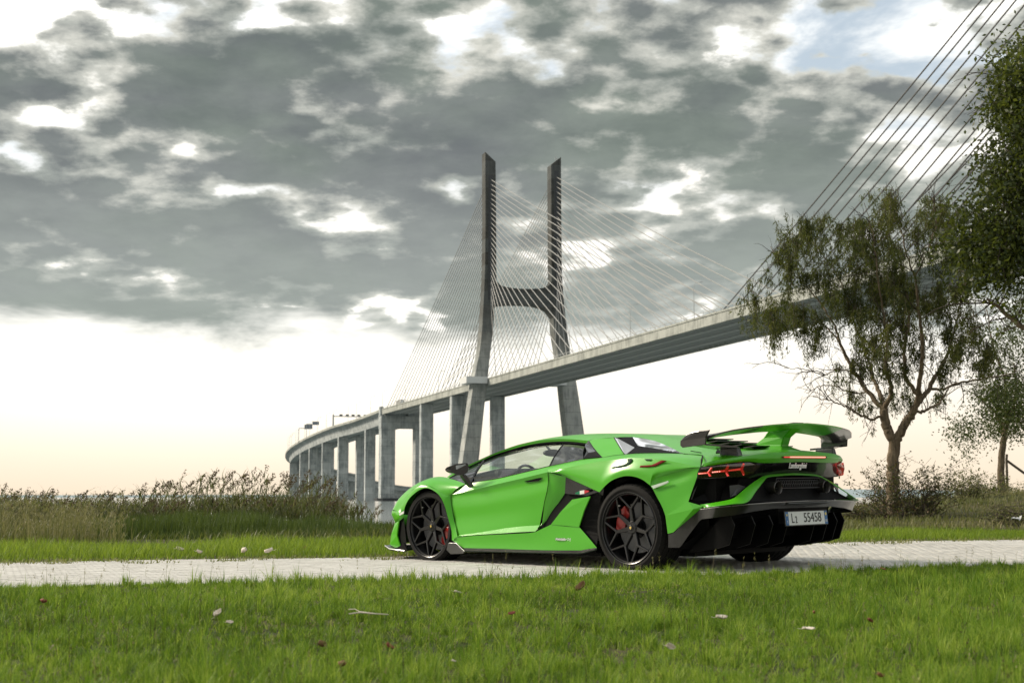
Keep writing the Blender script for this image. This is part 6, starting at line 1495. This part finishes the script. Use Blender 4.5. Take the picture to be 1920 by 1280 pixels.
LV = [(1090, 1104, M_leafB, .085, .9, (.4, -.6, .5), 'large curled brown leaf standing in the grass below the rear wheel'),
      (858, 1112, M_leafA, .050, .5, (.2, .3, .2), 'small pale leaf in the grass below the door'),
      (409, 1153, M_leafA, .055, .8, (.2, -.5, 1.), 'white curled leaf in the lawn left of the car'),
      (430, 1168, M_leafA, .035, .6, (.6, .1, .4), 'tiny white leaf just below the white curled leaf'),
      (80, 1131, M_leafC, .060, .7, (.3, .2, 2.), 'reddish leaf in the grass near the left edge'),
      (597, 1211, M_leafB, .055, .9, (.9, .2, 1.2), 'orange brown leaf sunk in the lower lawn left of centre'),
      (683, 1151, M_leafA, .050, .3, (.1, .1, .1), 'pale leaf lying beside the fallen twig'),
      (727, 1214, M_leafC, .040, .9, (.6, .6, .6), 'dark red leaf in the lower lawn centre'),
      (960, 1152, M_leafC, .038, .8, (.5, -.2, .2), 'reddish leaf in the lawn below the door mirror line'),
      (1352, 1161, M_leafA, .060, .6, (.25, .1, .3), 'bright pale leaf lying on the lawn below the exhausts'),
      (1525, 1150, M_leafC, .034, .8, (.5, .4, 1.4), 'dark leaf right of the bright pale leaf'),
      (1516, 1182, M_leafA, .060, .35, (.15, .05, .1), 'pale flat leaf in the lawn below the number plate'),
      (1630, 1166, M_leafC, .045, .7, (.3, .4, .8), 'reddish brown leaf in the lawn on the right'),
      (1655, 1068, M_leafC, .050, .6, (.3, .3, .1), 'dark leaf on the far lawn beside the path at right'),
      (1252, 1213, M_leafA, .045, .9, (1.2, .3, .6), 'upright cream leaf in the lower lawn right of centre'),
      (640, 1250, M_leafB, .045, .8, (.4, .3, 2.2), 'brown leaf low in the grass near the bottom edge'),
      (1648, 1270, M_leafC, .040, .8, (.4, .3, .9), 'red brown leaf at the bottom edge on the right'),
      (850, 1240, M_leafA, .022, .4, (.3, .2, .9), 'tiny cream petal sized leaf near the bottom edge')]
for k, (a, b, m, s, c, r_, lb) in enumerate(LV):
    Y = Yg(b, .045); s2 = s*.95
    leaf_at(a, b, Y, 0, m, s2, c, r_, lb, k+11)
# leaves and scraps on the verge behind the path
LW = [(337, 1033, M_leafA, .10, 'cream leaf leaning upright on the verge left of the car'), (371, 1037, M_leafA, .09, 'pale leaf flat on the path edge'), (455, 1036, M_leafA, .11, 'curled pale leaf on the path edge beside two others'),
      (505, 1036, M_leafA, .10, 'bluish white scrap leaf on the path edge'), (574, 1028, M_leafB, .07, 'brown leaf on the verge nearest the car front'), (1218, 1030, M_leafB, .05, 'brown leaf under the car')]
for k, (a, b, m, s, lb) in enumerate(LW[:5]):
    Y = Yg(b, -.02+.05)*.97; Y = min(Y, 17.4); leaf_at(a, b, Y, 0, m, s*.9, .9, (.5, .3, k*1.1), lb, 60+k)
# fallen twig
tw = tag(empty('fallen_twig', tuple(W(688, 1150, Y=Yg(1150, .075)))), 'thin pale twig lying flat across the lawn left of centre', 'twig')
mb = MB(); mb.tube([(-.085, 0, 0), (-.03, .01, .006), (.03, -.005, .002), (.10, .01, -.004)], [.003, .004, .0035, .002], 6); mb.build('stem', M_leafA, tw)
mb = MB(); mb.tube([(-.03, .01, .006), (-.06, .03, .02), (-.09, .03, .018)], .002, 5); mb.build('side_shoot', M_leafA, tw)
# wooden sapling stake with a sloping brace at the far right
st_ = W(1884, 945, Y=47.); st_[2] = float(gz(st_[0], st_[1]))-.1
M_wood = mat_n('grey wood', lambda t: (t.mix(tx(t, objc(t), 12, 4), (.10, .085, .065), (.22, .19, .15)), None, None), .85)
sk = tag(empty('wooden_stake', tuple(st_)), 'thin grey wooden stake with a sloping brace beside the small tree', 'stake')
mb = MB(); mb.tube([(0.10, 0, 0), (.10, 0, 1.35), (.12, 0, 1.5)], [.045, .04, .04], 8); mb.build('post', M_wood, sk)
mb = MB(); mb.tube([(.12, .02, 1.30), (.62, .02, .93), (1.1, .0, .60)], .04, 8); mb.build('brace', M_wood, sk)
mb = MB(); mb.tube([(1.05, .0, -.1), (1.06, 0, .95)], .045, 8); mb.build('post', M_wood, sk)
# pale litter scrap beyond the verge
sc0 = W(1905, 975, Y=26.); o = tag(empty('litter_scrap', tuple(sc0)), 'crumpled white scrap of litter in the grass at the right edge', 'litter')
mb = MB(); G = []
for i in range(6):
    G.append([(.035*(i-2.5)*.8+rng.normal(0, .008), .035*(j-2), .04+rng.normal(0, .022)) for j in range(5)])
mb.grid(G); q = mb.build('sheet', mat('white scrap', (.45, .47, .48), .6), o); q.modifiers.new('t', 'SOLIDIFY').thickness = .002
